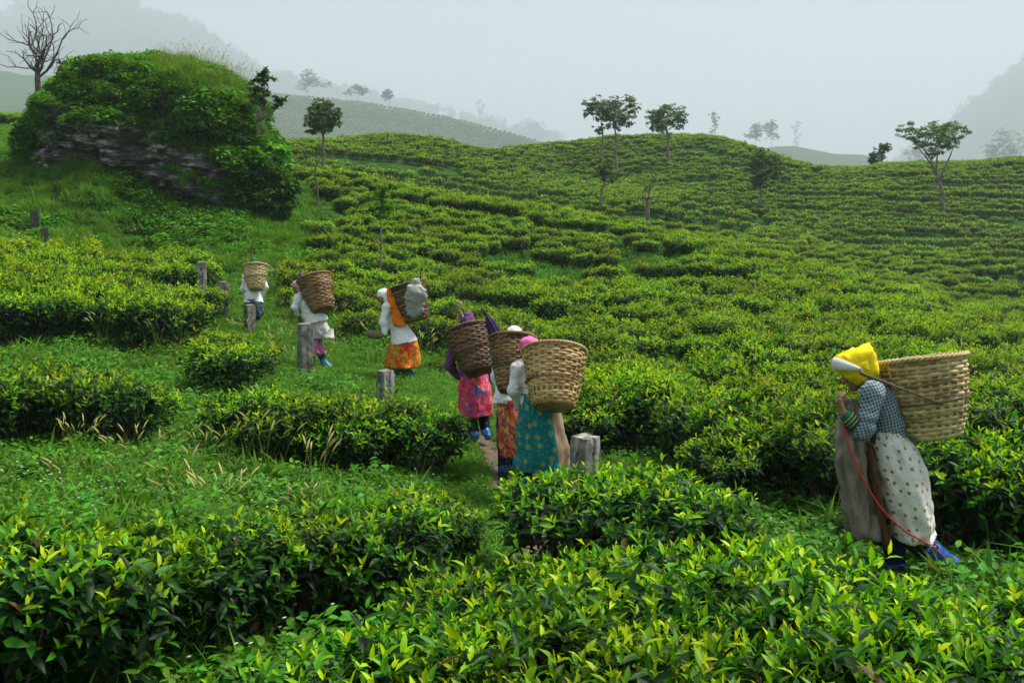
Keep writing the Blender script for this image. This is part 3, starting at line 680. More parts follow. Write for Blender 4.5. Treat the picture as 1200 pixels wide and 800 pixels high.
# ------------------------------------------------------------------ solid shapes: distance grid + surface nets
class SDF:
    def __init__(s, lo, hi, h):
        s.lo = np.asarray(lo, float); s.h = h
        s.n = np.maximum(4, np.ceil((np.asarray(hi) - s.lo) / h).astype(int) + 1)
        s.f = np.full(s.n, 1.0, np.float32)
        s.ax = [s.lo[i] + h * np.arange(s.n[i]) for i in range(3)]
    def blk(s, lo, hi):
        sl = []; cs = []
        for i in range(3):
            a = int(max(0, math.floor((lo[i] - s.lo[i]) / s.h))); b = int(min(s.n[i], math.ceil((hi[i] - s.lo[i]) / s.h) + 1))
            if b <= a: return None, None
            sl.append(slice(a, b)); cs.append(s.ax[i][a:b])
        X, Y, Z = np.meshgrid(*cs, indexing='ij', sparse=True)
        return tuple(sl), (X, Y, Z)
    def _op(s, sl, d, k, op):
        f = s.f[sl]
        if op == 'u':
            h = np.clip(.5 + .5 * (f - d) / k, 0, 1); r = f * (1 - h) + d * h - k * h * (1 - h)
        elif op == 's':
            h = np.clip(.5 - .5 * (f + d) / k, 0, 1); r = f * (1 - h) - d * h + k * h * (1 - h)
        else:
            r = np.maximum(f, d)
        s.f[sl] = r
    def cone(s, a, b, ra, rb, k=.02, flat=None, op='u', infl=0.0):
        a = np.asarray(a, float); b = np.asarray(b, float); ra += infl; rb += infl
        fm = max(1.0, flat[1]) if flat else 1.0
        m = max(ra, rb) * fm + k + 3 * s.h
        sl, C = s.blk(np.minimum(a, b) - m, np.maximum(a, b) + m)
        if sl is None: return
        ab = b - a; L2 = ab @ ab + 1e-12
        q = [C[i] - a[i] for i in range(3)]
        t = np.clip((q[0] * ab[0] + q[1] * ab[1] + q[2] * ab[2]) / L2, 0, 1)
        q = [q[i] - t * ab[i] for i in range(3)]
        if flat:
            n_ = np.asarray(flat[0], float); n_ = n_ / np.linalg.norm(n_)
            w = (q[0] * n_[0] + q[1] * n_[1] + q[2] * n_[2]) * (1 / flat[1] - 1)
            q = [q[i] + w * n_[i] for i in range(3)]
        d = np.sqrt(q[0] ** 2 + q[1] ** 2 + q[2] ** 2) - (ra + (rb - ra) * t)
        s._op(sl, d, k, op)
    def ell(s, c, r, M3=None, k=.02, op='u'):
        c = np.asarray(c, float); r = np.asarray(r, float); m = r.max() + k + 3 * s.h
        sl, C = s.blk(c - m, c + m)
        if sl is None: return
        M3 = np.eye(3) if M3 is None else M3           # rows: local axes
        q = [C[i] - c[i] for i in range(3)]
        u = [(M3[i][0] * q[0] + M3[i][1] * q[1] + M3[i][2] * q[2]) / r[i] for i in range(3)]
        k0 = np.sqrt(u[0] ** 2 + u[1] ** 2 + u[2] ** 2)
        k1 = np.sqrt((u[0] / r[0]) ** 2 + (u[1] / r[1]) ** 2 + (u[2] / r[2]) ** 2) + 1e-9
        s._op(sl, k0 * (k0 - 1) / k1, k, op)
    def half(s, p, n_, rad=None):
        """keep the side where (x-p).n < 0"""
        n_ = np.asarray(n_, float); n_ = n_ / np.linalg.norm(n_)
        X, Y, Z = np.meshgrid(*s.ax, indexing='ij', sparse=True)
        d = (X - p[0]) * n_[0] + (Y - p[1]) * n_[1] + (Z - p[2]) * n_[2]
        if rad:
            near = np.sqrt((X - p[0]) ** 2 + (Y - p[1]) ** 2 + (Z - p[2]) ** 2) - rad
            d = np.minimum(d, -near) if False else np.where(near < 0, d, -1)
        s.f = np.maximum(s.f, d).astype(np.float32)
    def folds(s, amp, fx, fy, fz, seed=0):
        i, j, k = np.where(np.abs(s.f) < .06)
        x, y, z = s.ax[0][i], s.ax[1][j], s.ax[2][k]
        w = .5 * vnoise(x * fx * .6, y * fy * .6, z * fz * .6, seed + 5)
        v = vnoise(x * fx + w, y * fy + w, z * fz + w, seed) * .7 + .3 * vnoise(x * fx * 2.3, y * fy * 2.3, z * fz * 2.3, seed + 3)
        s.f[i, j, k] += amp * (1 - 2 * np.abs(v))
    def mesh(s, name, mat, loc):
        f = s.f; sg = f < 0
        c = [(a, b, d) for a in (0, 1) for b in (0, 1) for d in (0, 1)]
        sh = tuple(np.array(f.shape) - 1)
        cnt = np.zeros(sh, np.int8)
        for a, b, d in c:
            cnt += sg[a:a + sh[0], b:b + sh[1], d:d + sh[2]]
        I = np.argwhere((cnt > 0) & (cnt < 8))
        vid = np.full(sh, -1, np.int32); vid[tuple(I.T)] = np.arange(len(I))
        vals = np.stack([f[I[:, 0] + a, I[:, 1] + b, I[:, 2] + d] for a, b, d in c], 1)
        acc = np.zeros((len(I), 3)); num = np.zeros(len(I))
        for p in range(8):
            for q in range(p + 1, 8):
                cp_, cq_ = np.array(c[p]), np.array(c[q])
                if np.abs(cp_ - cq_).sum() != 1: continue
                cr = (vals[:, p] < 0) != (vals[:, q] < 0)
                t = vals[cr, p] / (vals[cr, p] - vals[cr, q])
                acc[cr] += cp_ + t[:, None] * (cq_ - cp_); num[cr] += 1
        V = s.lo + s.h * (I + acc / num[:, None]) - np.asarray(loc)
        Q = []
        for ax in range(3):
            o1, o2 = (ax + 1) % 3, (ax + 2) % 3
            a = [slice(1, -1)] * 3; b = [slice(1, -1)] * 3
            a[ax] = slice(0, -1); b[ax] = slice(1, None)
            A_, B_ = sg[tuple(a)], sg[tuple(b)]
            E = np.argwhere(A_ != B_)
            if not len(E): continue
            flip = A_[tuple(E.T)]
            base = E.copy(); base[:, o1] += 1; base[:, o2] += 1
            def v(d1, d2):
                k = base.copy(); k[:, o1] -= d1; k[:, o2] -= d2
                return vid[tuple(k.T)]
            q4 = np.stack([v(1, 1), v(0, 1), v(0, 0), v(1, 0)], 1)
            q4[~flip] = q4[~flip][:, ::-1]
            Q.append(q4)
        Q = np.concatenate(Q); Q = Q[(Q >= 0).all(1)]
        return mesh_np(name, V, None, Q, mats=(mat,))

# ------------------------------------------------------------------ cloth and people materials
def plain(name, col, rough=.85, spec=.15, var=.25, sc=14, bump=.3, sheen=0.0):
    m, n, l, b = mat_new(name)
    tc = n.new('ShaderNodeTexCoord'); no = n.new('ShaderNodeTexNoise'); no.inputs['Scale'].default_value = sc; no.inputs['Detail'].default_value = 7
    l.new(tc.outputs['Object'], no.inputs['Vector'])
    r = ramp(n, [(.25, tuple(c * (1 - var) for c in col)), (.75, tuple(min(.9, c * (1 + var)) for c in col))])
    l.new(no.outputs[0], r.inputs[0]); l.new(r.outputs[0], b.inputs['Base Color'])
    b.inputs['Roughness'].default_value = rough; b.inputs['Specular IOR Level'].default_value = spec
    n3 = n.new('ShaderNodeTexNoise'); n3.inputs['Scale'].default_value = sc * 3; n3.inputs['Detail'].default_value = 4; l.new(tc.outputs['Object'], n3.inputs['Vector'])
    bp = n.new('ShaderNodeBump'); bp.inputs['Strength'].default_value = bump; bp.inputs['Distance'].default_value = .01
    l.new(n3.outputs[0], bp.inputs['Height']); l.new(bp.outputs[0], b.inputs['Normal'])
    return m
def mixc(n, l, fac, a, b):
    x = n.new('ShaderNodeMix'); x.data_type = 'RGBA'
    l.new(fac, x.inputs[0])
    for s_, i_ in ((a, 6), (b, 7)):
        if isinstance(s_, tuple): x.inputs[i_].default_value = (*s_, 1)
        else: l.new(s_, x.inputs[i_])
    return x.outputs[2]
def dots(name, base, dot, sc, r0, two=None):
    """round printed spots on cloth, laid on the cloth's own u/v attributes"""
    m = plain(name, base, var=.1); n, l = m.node_tree.nodes, m.node_tree.links; b = n['Principled BSDF']
    old = b.inputs['Base Color'].links[0].from_socket
    u = n.new('ShaderNodeAttribute'); u.attribute_name = 'cu'; v = n.new('ShaderNodeAttribute'); v.attribute_name = 'cv'
    cx_ = n.new('ShaderNodeCombineXYZ'); l.new(u.outputs['Fac'], cx_.inputs[0]); l.new(v.outputs['Fac'], cx_.inputs[1])
    out = old
    for q, (c_, s_, rr_, rnd) in enumerate([(dot, sc, r0, .62)] + ([two] if two else [])):
        vo = n.new('ShaderNodeTexVoronoi'); vo.voronoi_dimensions = '2D'; vo.inputs['Scale'].default_value = s_; vo.inputs['Randomness'].default_value = rnd
        l.new(cx_.outputs[0], vo.inputs['Vector'])
        mr = n.new('ShaderNodeMapRange'); mr.inputs[1].default_value = rr_ * 1.15; mr.inputs[2].default_value = rr_ * .85
        l.new(vo.outputs['Distance'], mr.inputs[0])
        out = mixc(n, l, mr.outputs[0], out, c_)
    l.new(out, b.inputs['Base Color'])
    return m
def floral(name, cols, sc, base):
    m = plain(name, base, var=.2); n, l = m.node_tree.nodes, m.node_tree.links; b = n['Principled BSDF']
    out = b.inputs['Base Color'].links[0].from_socket
    u = n.new('ShaderNodeAttribute'); u.attribute_name = 'cu'; v = n.new('ShaderNodeAttribute'); v.attribute_name = 'cv'
    cx_ = n.new('ShaderNodeCombineXYZ'); l.new(u.outputs['Fac'], cx_.inputs[0]); l.new(v.outputs['Fac'], cx_.inputs[1])
    for q, (c_, s_, lo_, hi_) in enumerate(cols):
        no = n.new('ShaderNodeTexNoise'); no.noise_dimensions = '2D'; no.inputs['Scale'].default_value = s_ * sc; no.inputs['Detail'].default_value = 2.5; no.inputs['Distortion'].default_value = 1.2
        mp = n.new('ShaderNodeMapping'); mp.inputs['Location'].default_value = (q * 7.3, q * 3.1, 0); l.new(cx_.outputs[0], mp.inputs[0]); l.new(mp.outputs[0], no.inputs['Vector'])
        mr = n.new('ShaderNodeMapRange'); mr.inputs[1].default_value = lo_; mr.inputs[2].default_value = hi_; l.new(no.outputs[0], mr.inputs[0])
        out = mixc(n, l, mr.outputs[0], out, c_)
    l.new(out, b.inputs['Base Color'])
    return m
def plaid(name, base, dark, pale, sc):
    m = plain(name, base, var=.15); n, l = m.node_tree.nodes, m.node_tree.links; b = n['Principled BSDF']
    out = b.inputs['Base Color'].links[0].from_socket
    tc = n.new('ShaderNodeTexCoord')
    no = n.new('ShaderNodeTexNoise'); no.inputs['Scale'].default_value = 6; l.new(tc.outputs['Object'], no.inputs['Vector'])
    dist = n.new('ShaderNodeMix'); dist.data_type = 'RGBA'; dist.inputs[0].default_value = .035; l.new(tc.outputs['Object'], dist.inputs[6]); l.new(no.outputs['Color'], dist.inputs[7])
    for ax, c_, k in (('X', dark, 1), ('Z', dark, 1), ('Y', dark, 1), ('X', pale, 2), ('Z', pale, 2)):
        w = n.new('ShaderNodeTexWave'); w.bands_direction = ax; w.inputs['Scale'].default_value = sc; w.inputs['Phase Offset'].default_value = k * 2.6
        mp = n.new('ShaderNodeMapping'); mp.inputs['Rotation'].default_value = (.1, .3, .1); l.new(dist.outputs[2], mp.inputs[0]); l.new(mp.outputs[0], w.inputs['Vector'])
        mr = n.new('ShaderNodeMapRange'); mr.inputs[1].default_value = .72; mr.inputs[2].default_value = .9; mr.inputs[4].default_value = .62
        l.new(w.outputs[0], mr.inputs[0]); out = mixc(n, l, mr.outputs[0], out, c_)
    l.new(out, b.inputs['Base Color'])
    return m
M['skin'] = plain('skin', (.23, .115, .062), rough=.5, spec=.4, var=.12, sc=9, bump=.1)
M['rubber'] = plain('blue_rubber', (.008, .07, .28), rough=.35, spec=.5, var=.3, sc=12, bump=.2)
M['rubber2'] = plain('dull_blue_rubber', (.01, .045, .16), rough=.5, spec=.4, var=.3, sc=12, bump=.2)
M['rubber3'] = plain('light_blue_rubber', (.02, .22, .42), rough=.45, spec=.4, var=.3, sc=12, bump=.2)
M['navy'] = plain('navy_cloth', (.010, .013, .045)); M['black'] = plain('black_cloth', (.012, .012, .014))
M['yellow'] = plain('yellow_cloth', (.72, .56, .010), var=.08); M['white'] = plain('white_cloth', (.74, .75, .76), var=.07, sc=7)
M['offwhite'] = plain('offwhite_cloth', (.62, .62, .60), var=.1, sc=7); M['pink'] = plain('pink_cloth', (.72, .16, .36), var=.15)
M['palepink'] = plain('pale_pink_cloth', (.55, .30, .30), var=.35, sc=40); M['pinkpants'] = plain('pink_trousers', (.60, .16, .42), var=.2)
M['purple'] = plain('purple_cloth', (.13, .045, .14), var=.25); M['plum'] = plain('plum_cloth', (.20, .03, .16), rough=.5, var=.3); M['umbrella'] = plain('umbrella_cloth', (.035, .022, .075), rough=.5, var=.3)
M['green'] = plain('green_cloth', (.004, .11, .055), var=.3, sc=30); M['tealpants'] = plain('teal_trousers', (.005, .14, .12), var=.25)
M['grey'] = plain('grey_sackcloth', (.22, .19, .155), var=.42, sc=7, bump=.5); M['darkgrey'] = plain('dark_lining', (.035, .035, .04), var=.3)
M['tan'] = plain('tan_cloth', (.34, .22, .14), var=.2); M['brownband'] = plain('brown_border', (.10, .055, .025), var=.4, sc=40)
M['sack'] = plain('plastic_sack', (.29, .29, .265), rough=.55, spec=.3, var=.15, sc=8, bump=.5); M['greyapron'] = plain('grey_apron', (.42, .41, .39), var=.12)
M['bundle'] = plain('brown_bundle', (.16, .14, .09), var=.3)
M['rope'] = plain('rope_fibre', (.13, .095, .07), var=.4, sc=60); M['redrope'] = plain('red_rope', (.45, .035, .03), rough=.5, var=.2, sc=60)
M['wood'] = plain('cane', (.42, .28, .13), rough=.5, var=.2, sc=20); M['metal'] = plain('dark_metal', (.05, .05, .06), rough=.35, spec=.5, var=.2)
M['orangestrap'] = plain('ochre_strap', (.55, .27, .05), var=.3, sc=30); M['hair'] = plain('hair', (.012, .010, .009), rough=.5, var=.2)
M['check'] = plaid('checked_cotton', (.10, .15, .19), (.030, .055, .08), (.36, .42, .44), 17)
M['dots'] = dots('dotted_cotton', (.66, .65, .61), (.34, .18, .06), 14, .16, ((.40, .34, .28), 22, .10, 1.0))
M['teal'] = dots('teal_print', (.004, .145, .15), (.22, .26, .08), 9, .22, ((.03, .22, .2), 20, .22, 1.0))
n, l = M['teal'].node_tree.nodes, M['teal'].node_tree.links; b = n['Principled BSDF']; out = b.inputs['Base Color'].links[0].from_socket
ua = n.new('ShaderNodeAttribute'); ua.attribute_name = 'ca'; mr = n.new('ShaderNodeMapRange'); mr.inputs[1].default_value = 5.30; mr.inputs[2].default_value = 5.36; l.new(ua.outputs['Fac'], mr.inputs[0])
l.new(mixc(n, l, mr.outputs[0], out, (.27, .19, .12)), b.inputs['Base Color'])
M['redfloral'] = floral('red_floral', [((.05, .10, .35), 9, .60, .64), ((.75, .33, .10), 12, .62, .66), ((.30, .02, .08), 15, .60, .66)], 1, (.62, .06, .12))
M['orangefloral'] = floral('orange_floral', [((.45, .035, .02), 9, .5, .56), ((.62, .42, .16), 14, .6, .64), ((.06, .06, .20), 16, .60, .64)], 1, (.50, .14, .04))
M['batik'] = floral('batik_print', [((.60, .035, .015), 7, .50, .58), ((.62, .36, .03), 16, .58, .64), ((.18, .12, .02), 20, .60, .66)], 1, (.52, .22, .012))
M['orangecloth'] = floral('orange_shawl', [((.60, .02, .015), 14, .58, .64)], 1, (.72, .20, .010))
M['darkprint'] = floral('dark_print', [((.10, .16, .20), 14, .5, .6), ((.015, .02, .03), 10, .55, .62)], 1, (.035, .06, .075))

def loft(secs, D, loc, name, mat, nseg=64, pleat=.02, npl=11, seed=0, hollow=True, close_top=False, wr=.010):
    """cloth tube through sections (px, py, dd, half width px, half depth m)"""
    S = []
    for px, py, dd, hw, hd in secs:
        S.append((*at(px, py, D + dd), hw * (D + dd) / F_PX, hd))
    S = np.array(S)
    m0 = len(S); tt = np.linspace(0, m0 - 1, (m0 - 1) * 7 + 1)
    # smooth interpolation of the sections
    Sx = np.stack([np.interp(tt, np.arange(m0), S[:, c]) for c in range(5)], 1)
    for _ in range(3):
        Sx[1:-1] = .25 * Sx[:-2] + .5 * Sx[1:-1] + .25 * Sx[2:]
    a = np.arange(nseg) * 2 * np.pi / nseg
    V = []; U = []; W = []
    vlen = np.concatenate([[0], np.cumsum(np.linalg.norm(np.diff(Sx[:, :3], axis=0), axis=1))])
    for q, s_ in enumerate(Sx):
        t = q / (len(Sx) - 1)
        w = pleat * (t ** .7) * (np.sin(npl * a + seed + 1.5 * np.sin(2 * a + seed)) * .6 + vnoise(np.cos(a) * 3 + seed, np.sin(a) * 3, t * 3.0, seed) * 1.1)
        w = w + .012 * vnoise(np.cos(a) * 5 + seed * 2, np.sin(a) * 5 + t * 4, t * 9.0, seed + 1)
        wt = wr * min(1.0, .15 + 2.2 * t)
        w = w + wt * (1 - 2 * np.abs(vnoise(np.cos(a) * 2.2 + seed * 3, np.sin(a) * 2.2 + t * 1.5, t * 4.0 + np.cos(a), seed + 4))) + wt * .5 * (1 - 2 * np.abs(vnoise(np.cos(a) * 5 + t * 2, np.sin(a) * 5, t * 9.0, seed + 6)))
        zz = .018 * t * vnoise(np.cos(a) * 2 + seed, np.sin(a) * 2, 0.3, seed + 2) * (q == len(Sx) - 1)
        V.append(np.stack([s_[0] + (s_[3] + w) * np.cos(a), s_[1] + (s_[4] + w) * np.sin(a), s_[2] + zz + 0 * a], 1))
        U.append(a * .5 * (Sx[:, 3].mean() + Sx[:, 4].mean()) * 1.1); W.append(0 * a + vlen[q])
    n_out = len(V)
    if hollow:
        c = V[-1].mean(0)
        V.append(c + (V[-1] - c) * .955); U.append(U[-1]); W.append(W[-1])
        V.append(c + (V[-1] - c) * .95 + np.array([0, 0, .16])); U.append(U[-1]); W.append(W[-1] * 0)
    V = np.concatenate(V); nr = len(V) // nseg
    i, j = np.meshgrid(np.arange(nr - 1), np.arange(nseg), indexing='ij')
    a_ = (i * nseg + j).ravel(); b_ = (i * nseg + (j + 1) % nseg).ravel()
    Q = np.stack([a_, a_ + nseg, b_ + nseg, b_], 1)
    V = np.concatenate([V, V[:nseg].mean(0)[None]]); U = np.concatenate(U + [np.zeros(1)]); W = np.concatenate(W + [np.zeros(1)])
    T = [[len(V) - 1, k, (k + 1) % nseg] for k in range(nseg)]
    return mesh_np(name, V - np.asarray(loc), T, Q, mats=(mat,), extra={'cu': U, 'cv': W, 'ca': np.concatenate([np.tile(a, nr), [0.0]])})

def frame(fdir, up):
    f = np.asarray(fdir, float); f = f / np.linalg.norm(f); u = np.asarray(up, float); u = u - f * (u @ f); u = u / np.linalg.norm(u)
    return np.array([np.cross(f, u), f, u])      # right, forward, up

def hand(s, w, hd, pn, side, S, curl):
    """palm, four unequal bent fingers and a thumb from the side of the palm"""
    hd = np.asarray(hd, float); hd = hd / np.linalg.norm(hd); pn = np.asarray(pn, float); pn = pn - hd * (pn @ hd); pn = pn / np.linalg.norm(pn)
    ac = np.cross(hd, pn) * side
    kn = w + hd * .085 * S
    for o_ in (-.022, 0, .022):
        s.cone(w + ac * o_ * .55 * S, kn + ac * o_ * S, .015 * S, .013 * S, k=.010)
    for q, (o_, ln) in enumerate([(.030, .068), (.010, .078), (-.010, .074), (-.029, .058)]):
        p = kn + ac * o_ * S; d = hd.copy(); r = .0092 * S
        for seg, fr in enumerate((.45, .32, .25)):
            an = curl * (.75, 1.0, .8)[seg] + .05 * q
            d = d * math.cos(an) + pn * math.sin(an); d = d / np.linalg.norm(d)
            nd = norm(np.cross(ac, d) * 0 + d)
            e = p + nd * ln * fr * S
            s.cone(p, e, r, r * .92, k=.004); p = e; r *= .92
            pn_ = pn - hd * 0
    p = w + hd * .03 * S + ac * .026 * S
    e = p + (ac * .75 + hd * .6 + pn * .35) * .036 * S
    s.cone(p, e, .012 * S, .0105 * S, k=.008)
    e2 = e + (hd * .7 + pn * .7 - ac * .1 * 1) * .03 * S
    s.cone(e, e2, .0105 * S, .009 * S, k=.004)

def person(D, J, spec, label, S=1.0, h=.007):
    P = {k: at(v[0], v[1], D + v[2]) for k, v in J.items()}
    base = (P['toeL'] + P['toeR']) / 2; base[2] = float(ground(base[0], base[1]))
    root = new_obj('person', None, loc=base, label=label, cat='person', group='tea pickers walking up the footpath')
    root.empty_display_size = .3
    allp = np.array(list(P.values())); lo, hi = allp.min(0) - .2 * S, allp.max(0) + .2 * S
    hips = P['hipL'] - P['hipR']; sh = P['shoL'] - P['shoR']
    fwd = np.asarray(spec['fdir'], float)
    Hf = frame(spec['hdir'], spec.get('hup', (0, 0, 1)))
    lat = norm(sh)
    bfwd = norm(np.cross(np.array([0, 0, 1.]), lat)); bfwd = bfwd if bfwd @ fwd > 0 else -bfwd
    fl = (bfwd, .68)
    hc = P['head']
    # body: one continuous surface
    s = SDF(lo, hi, h)
    s.cone(P['pelvis'], P['chest'], .115 * S, .12 * S, .05, flat=fl)
    s.cone(P['chest'], P['neck'] - norm(P['neck'] - P['chest']) * .03, .135 * S, .09 * S, .05, flat=fl)
    s.cone(P['hipL'], P['hipR'], .085 * S, .085 * S, .04)
    s.cone(P['neck'], hc - Hf[2] * .06 * S - Hf[1] * .015 * S, .052 * S, .048 * S, .03)
    for X in 'LR':
        s.cone(P['neck'] * .35 + P['sho' + X] * .65, P['sho' + X], .06 * S, .055 * S, .05)
        s.cone(P['sho' + X], P['elb' + X], .050 * S, .040 * S, .03)
        s.cone(P['elb' + X], P['wri' + X], .040 * S, .026 * S, .02)
        s.cone(P['hip' + X], P['kne' + X], .075 * S, .056 * S, .03)
        s.cone(P['kne' + X], P['ank' + X], .056 * S, .036 * S, .03)
        heel = P['ank' + X] - norm(P['toe' + X] - P['ank' + X]) * .01
        s.cone(heel, P['toe' + X], .040 * S, .032 * S, .03)
        hd = P['han' + X] - P['wri' + X]
        hand(s, P['wri' + X], hd, spec.get('palm' + X, bfwd * .4 + np.array([0, 0, .6])), 1 if X == 'L' else -1, S, spec.get('curl', .8))
    s.ell(hc + Hf[2] * .02 * S, np.array([.076, .094, .088]) * S, Hf, .02)
    s.ell(hc + Hf[1] * .028 * S - Hf[2] * .045 * S, np.array([.058, .064, .072]) * S, Hf, .03)
    s.ell(hc + Hf[1] * .072 * S - Hf[2] * .098 * S, np.array([.026, .022, .022]) * S, Hf, .025)             # chin
    s.cone(hc + Hf[1] * .088 * S + Hf[2] * .006 * S, hc + Hf[1] * .112 * S - Hf[2] * .036 * S, .010 * S, .015 * S, .012)   # nose
    s.ell(hc + Hf[1] * .088 * S - Hf[2] * .066 * S, np.array([.024, .014, .007]) * S, Hf, .008)               # lips
    s.ell(hc + Hf[1] * .086 * S - Hf[2] * .078 * S, np.array([.020, .013, .007]) * S, Hf, .008)
    for sx in (-1, 1):
        s.ell(hc + Hf[1] * .094 * S + Hf[0] * .033 * S * sx - Hf[2] * .002 * S, np.array([.019, .012, .011]) * S, Hf, .012, op='s')
        s.ell(hc + Hf[1] * .080 * S + Hf[0] * .032 * S * sx - Hf[2] * .003 * S, np.array([.014, .012, .010]) * S, Hf, .004)   # closed-down eyelids
        s.ell(hc + Hf[0] * .078 * S * sx - Hf[1] * .005 * S - Hf[2] * .02 * S, np.array([.010, .020, .030]) * S, Hf, .008)
    new_obj('body', s.mesh('body', M['skin'], base), root)
    # shirt
    s = SDF(lo, hi, h)
    inf = .016 * S
    hem = P['hem']
    s.cone(hem, P['pelvis'] * .5 + P['chest'] * .5, spec.get('hemr', .15) * S, .135 * S, .05, flat=(bfwd, spec.get('hemflat', .8)), infl=inf)
    s.cone(P['pelvis'] * .5 + P['chest'] * .5, P['chest'], .135 * S, .138 * S, .05, flat=(bfwd, .75), infl=inf)
    s.cone(P['chest'], P['neck'] - norm(P['neck'] - P['chest']) * .035, .137 * S, .085 * S, .05, flat=fl, infl=inf)
    down = norm(norm(hem - P['chest']) + np.array([0, 0, -1.3]))
    s.half(hem + down * .01, down)
    for X in 'LR':
        s.cone(P['neck'] * .4 + P['sho' + X] * .6, P['sho' + X], .06 * S, .058 * S, .05, infl=inf)
        s.cone(P['sho' + X], P['elb' + X], .055 * S, .047 * S, .03, infl=inf)
        fr = spec.get('sleeve', .93)
        if fr > 0:
            e = P['elb' + X] * (1 - fr) + P['wri' + X] * fr
            s.cone(P['elb' + X], e, .047 * S, .034 * S, .03, infl=inf)
        else:
            e = P['elb' + X]; s.cone(P['sho' + X] * .3 + e * .7, e * .9 + P['sho' + X] * .1, .052 * S, .055 * S, .02, infl=inf)
    s.folds(.011 * S, 8, 8, 11, spec.get('seed', 0))
    s.folds(.005 * S, 20, 20, 24, spec.get('seed', 0) + 4)
    s.ell(P['neck'] + bfwd * .045 * S + np.array([0, 0, .03]), np.array([.05, .05, .045]) * S, None, .01, op='s')
    new_obj('shirt', s.mesh('shirt', spec['shirt'], base), root)
    # lower garments
    if spec.get('trousers'):
        s = SDF(lo, hi, h)
        for X in 'LR':
            s.cone(P['hip' + X], P['kne' + X], .08 * S, .066 * S, .03, infl=.008)
            s.cone(P['kne' + X], P['ank' + X] * spec.get('trl', .8) + P['kne' + X] * (1 - spec.get('trl', .8)), .066 * S, spec.get('trw', .05) * S, .03, infl=.012)
        s.folds(.005 * S, 8, 8, 12, 3)
        new_obj('trousers', s.mesh('trousers', spec['trousers'], base), root)
    s = SDF(lo, hi, h * .8)
    for X in 'LR':
        a = P['ank' + X]; k_ = P['kne' + X]; t_ = P['toe' + X]
        top = a + (k_ - a) * spec.get('boot' + X, spec.get('boot', .45))
        bw = spec.get('bootw', 1.0) * S
        s.cone(top, a, .066 * bw, .054 * bw, .02); fd_ = norm(t_ - a)
        s.cone(a - fd_ * .03, t_, .052 * bw, .045 * bw, .025)
        sole = norm(np.cross(np.cross(fd_, norm(k_ - a)), fd_))
        s.half(a * .5 + t_ * .5 - sole * .040 * S, -sole, rad=.16 * S)
        s.half(top, norm(top - a), rad=.085 * S)
    s.folds(.004 * S, 14, 14, 18, 8)
    new_obj('boots', s.mesh('boots', spec['boots'], base), root)
    for k_, (nm, secs, mat, kw) in enumerate(spec.get('lofts', [])):
        new_obj(nm, loft(secs, D, base, nm, mat, seed=k_ * 3 + spec.get('seed', 0), **kw), root)
    # headscarf
    if spec.get('scarf_poly'):
        pg = np.array([at(a_, b_, D) for a_, b_ in spec['scarf_poly']]); c0 = at(*spec['scarf_c'], D)
        for _ in range(3):
            nx = np.roll(pg, -1, 0); pg = np.stack([pg * .82 + nx * .18, pg * .18 + nx * .82], 1).reshape(-1, 3)
        m_ = len(pg); V = []; W_ = .112 * S; ys = W_ * np.sin(np.linspace(-1.54, 1.54, 33))
        for y_ in ys:
            sc_ = max(.05, 1 - (abs(y_) / W_) ** 3.2) ** (1 / 2.4)
            q = pg - c0; an = np.arctan2(q[:, 2], q[:, 0])
            fo = 1 + .075 * (1 - 2 * np.abs(vnoise(an * 2.4 + y_ * 9, np.full(m_, y_ * 16), 0, 71))) + .025 * vnoise(an * 6 - y_ * 30, np.full(m_, y_ * 40), 0, 73)
            V.append(c0 + q * (sc_ * fo)[:, None] + np.array([0, y_, 0]))
        V = np.concatenate(V); nr = len(ys); i, j = np.meshgrid(np.arange(nr - 1), np.arange(m_), indexing='ij'); a_ = (i * m_ + j).ravel(); b_ = (i * m_ + (j + 1) % m_).ravel()
        V = np.concatenate([V, [V[:m_].mean(0), V[-m_:].mean(0)]]); T = [[nr * m_, (k + 1) % m_, k] for k in range(m_)] + [[nr * m_ + 1, (nr - 1) * m_ + k, (nr - 1) * m_ + (k + 1) % m_] for k in range(m_)]
        new_obj('headscarf', mesh_np('headscarf', V - base, T, np.stack([a_, b_, b_ + m_, a_ + m_], 1), mats=(spec['scarf'],)), root)
        return root, P, base
    s = SDF(hc - .34 * S, hc + .34 * S, h * .8)
    s.ell(hc + Hf[2] * .024 * S - Hf[1] * .012 * S, np.array([.092, .108, .102]) * S, Hf, .02)
    s.cone(hc - Hf[1] * .04 * S - Hf[2] * .02 * S, hc - Hf[1] * .055 * S - Hf[2] * .13 * S, .085 * S, spec.get('nape', .075) * S, .04)
    for p_, q_, ra, rb in spec.get('scarf_cones', []):
        loc_ = lambda v: hc + (Hf[0] * v[0] + Hf[1] * v[1] + Hf[2] * v[2]) * S
        s.cone(loc_(p_), loc_(q_), ra * S, rb * S, .03)
    s.folds(spec.get('sfold', .010) * S, 11, 11, 14, spec.get('seed', 0) + 2); s.folds(spec.get('sf2', .004) * S, 26, 26, 30, spec.get('seed', 0) + 9)
    s.ell(hc + Hf[1] * .115 * S - Hf[2] * .05 * S, np.array([.075, .085, .098]) * S, Hf, .015, op='s')
    new_obj('headscarf', s.mesh('headscarf', spec['scarf'], base), root)
    return root, P, base

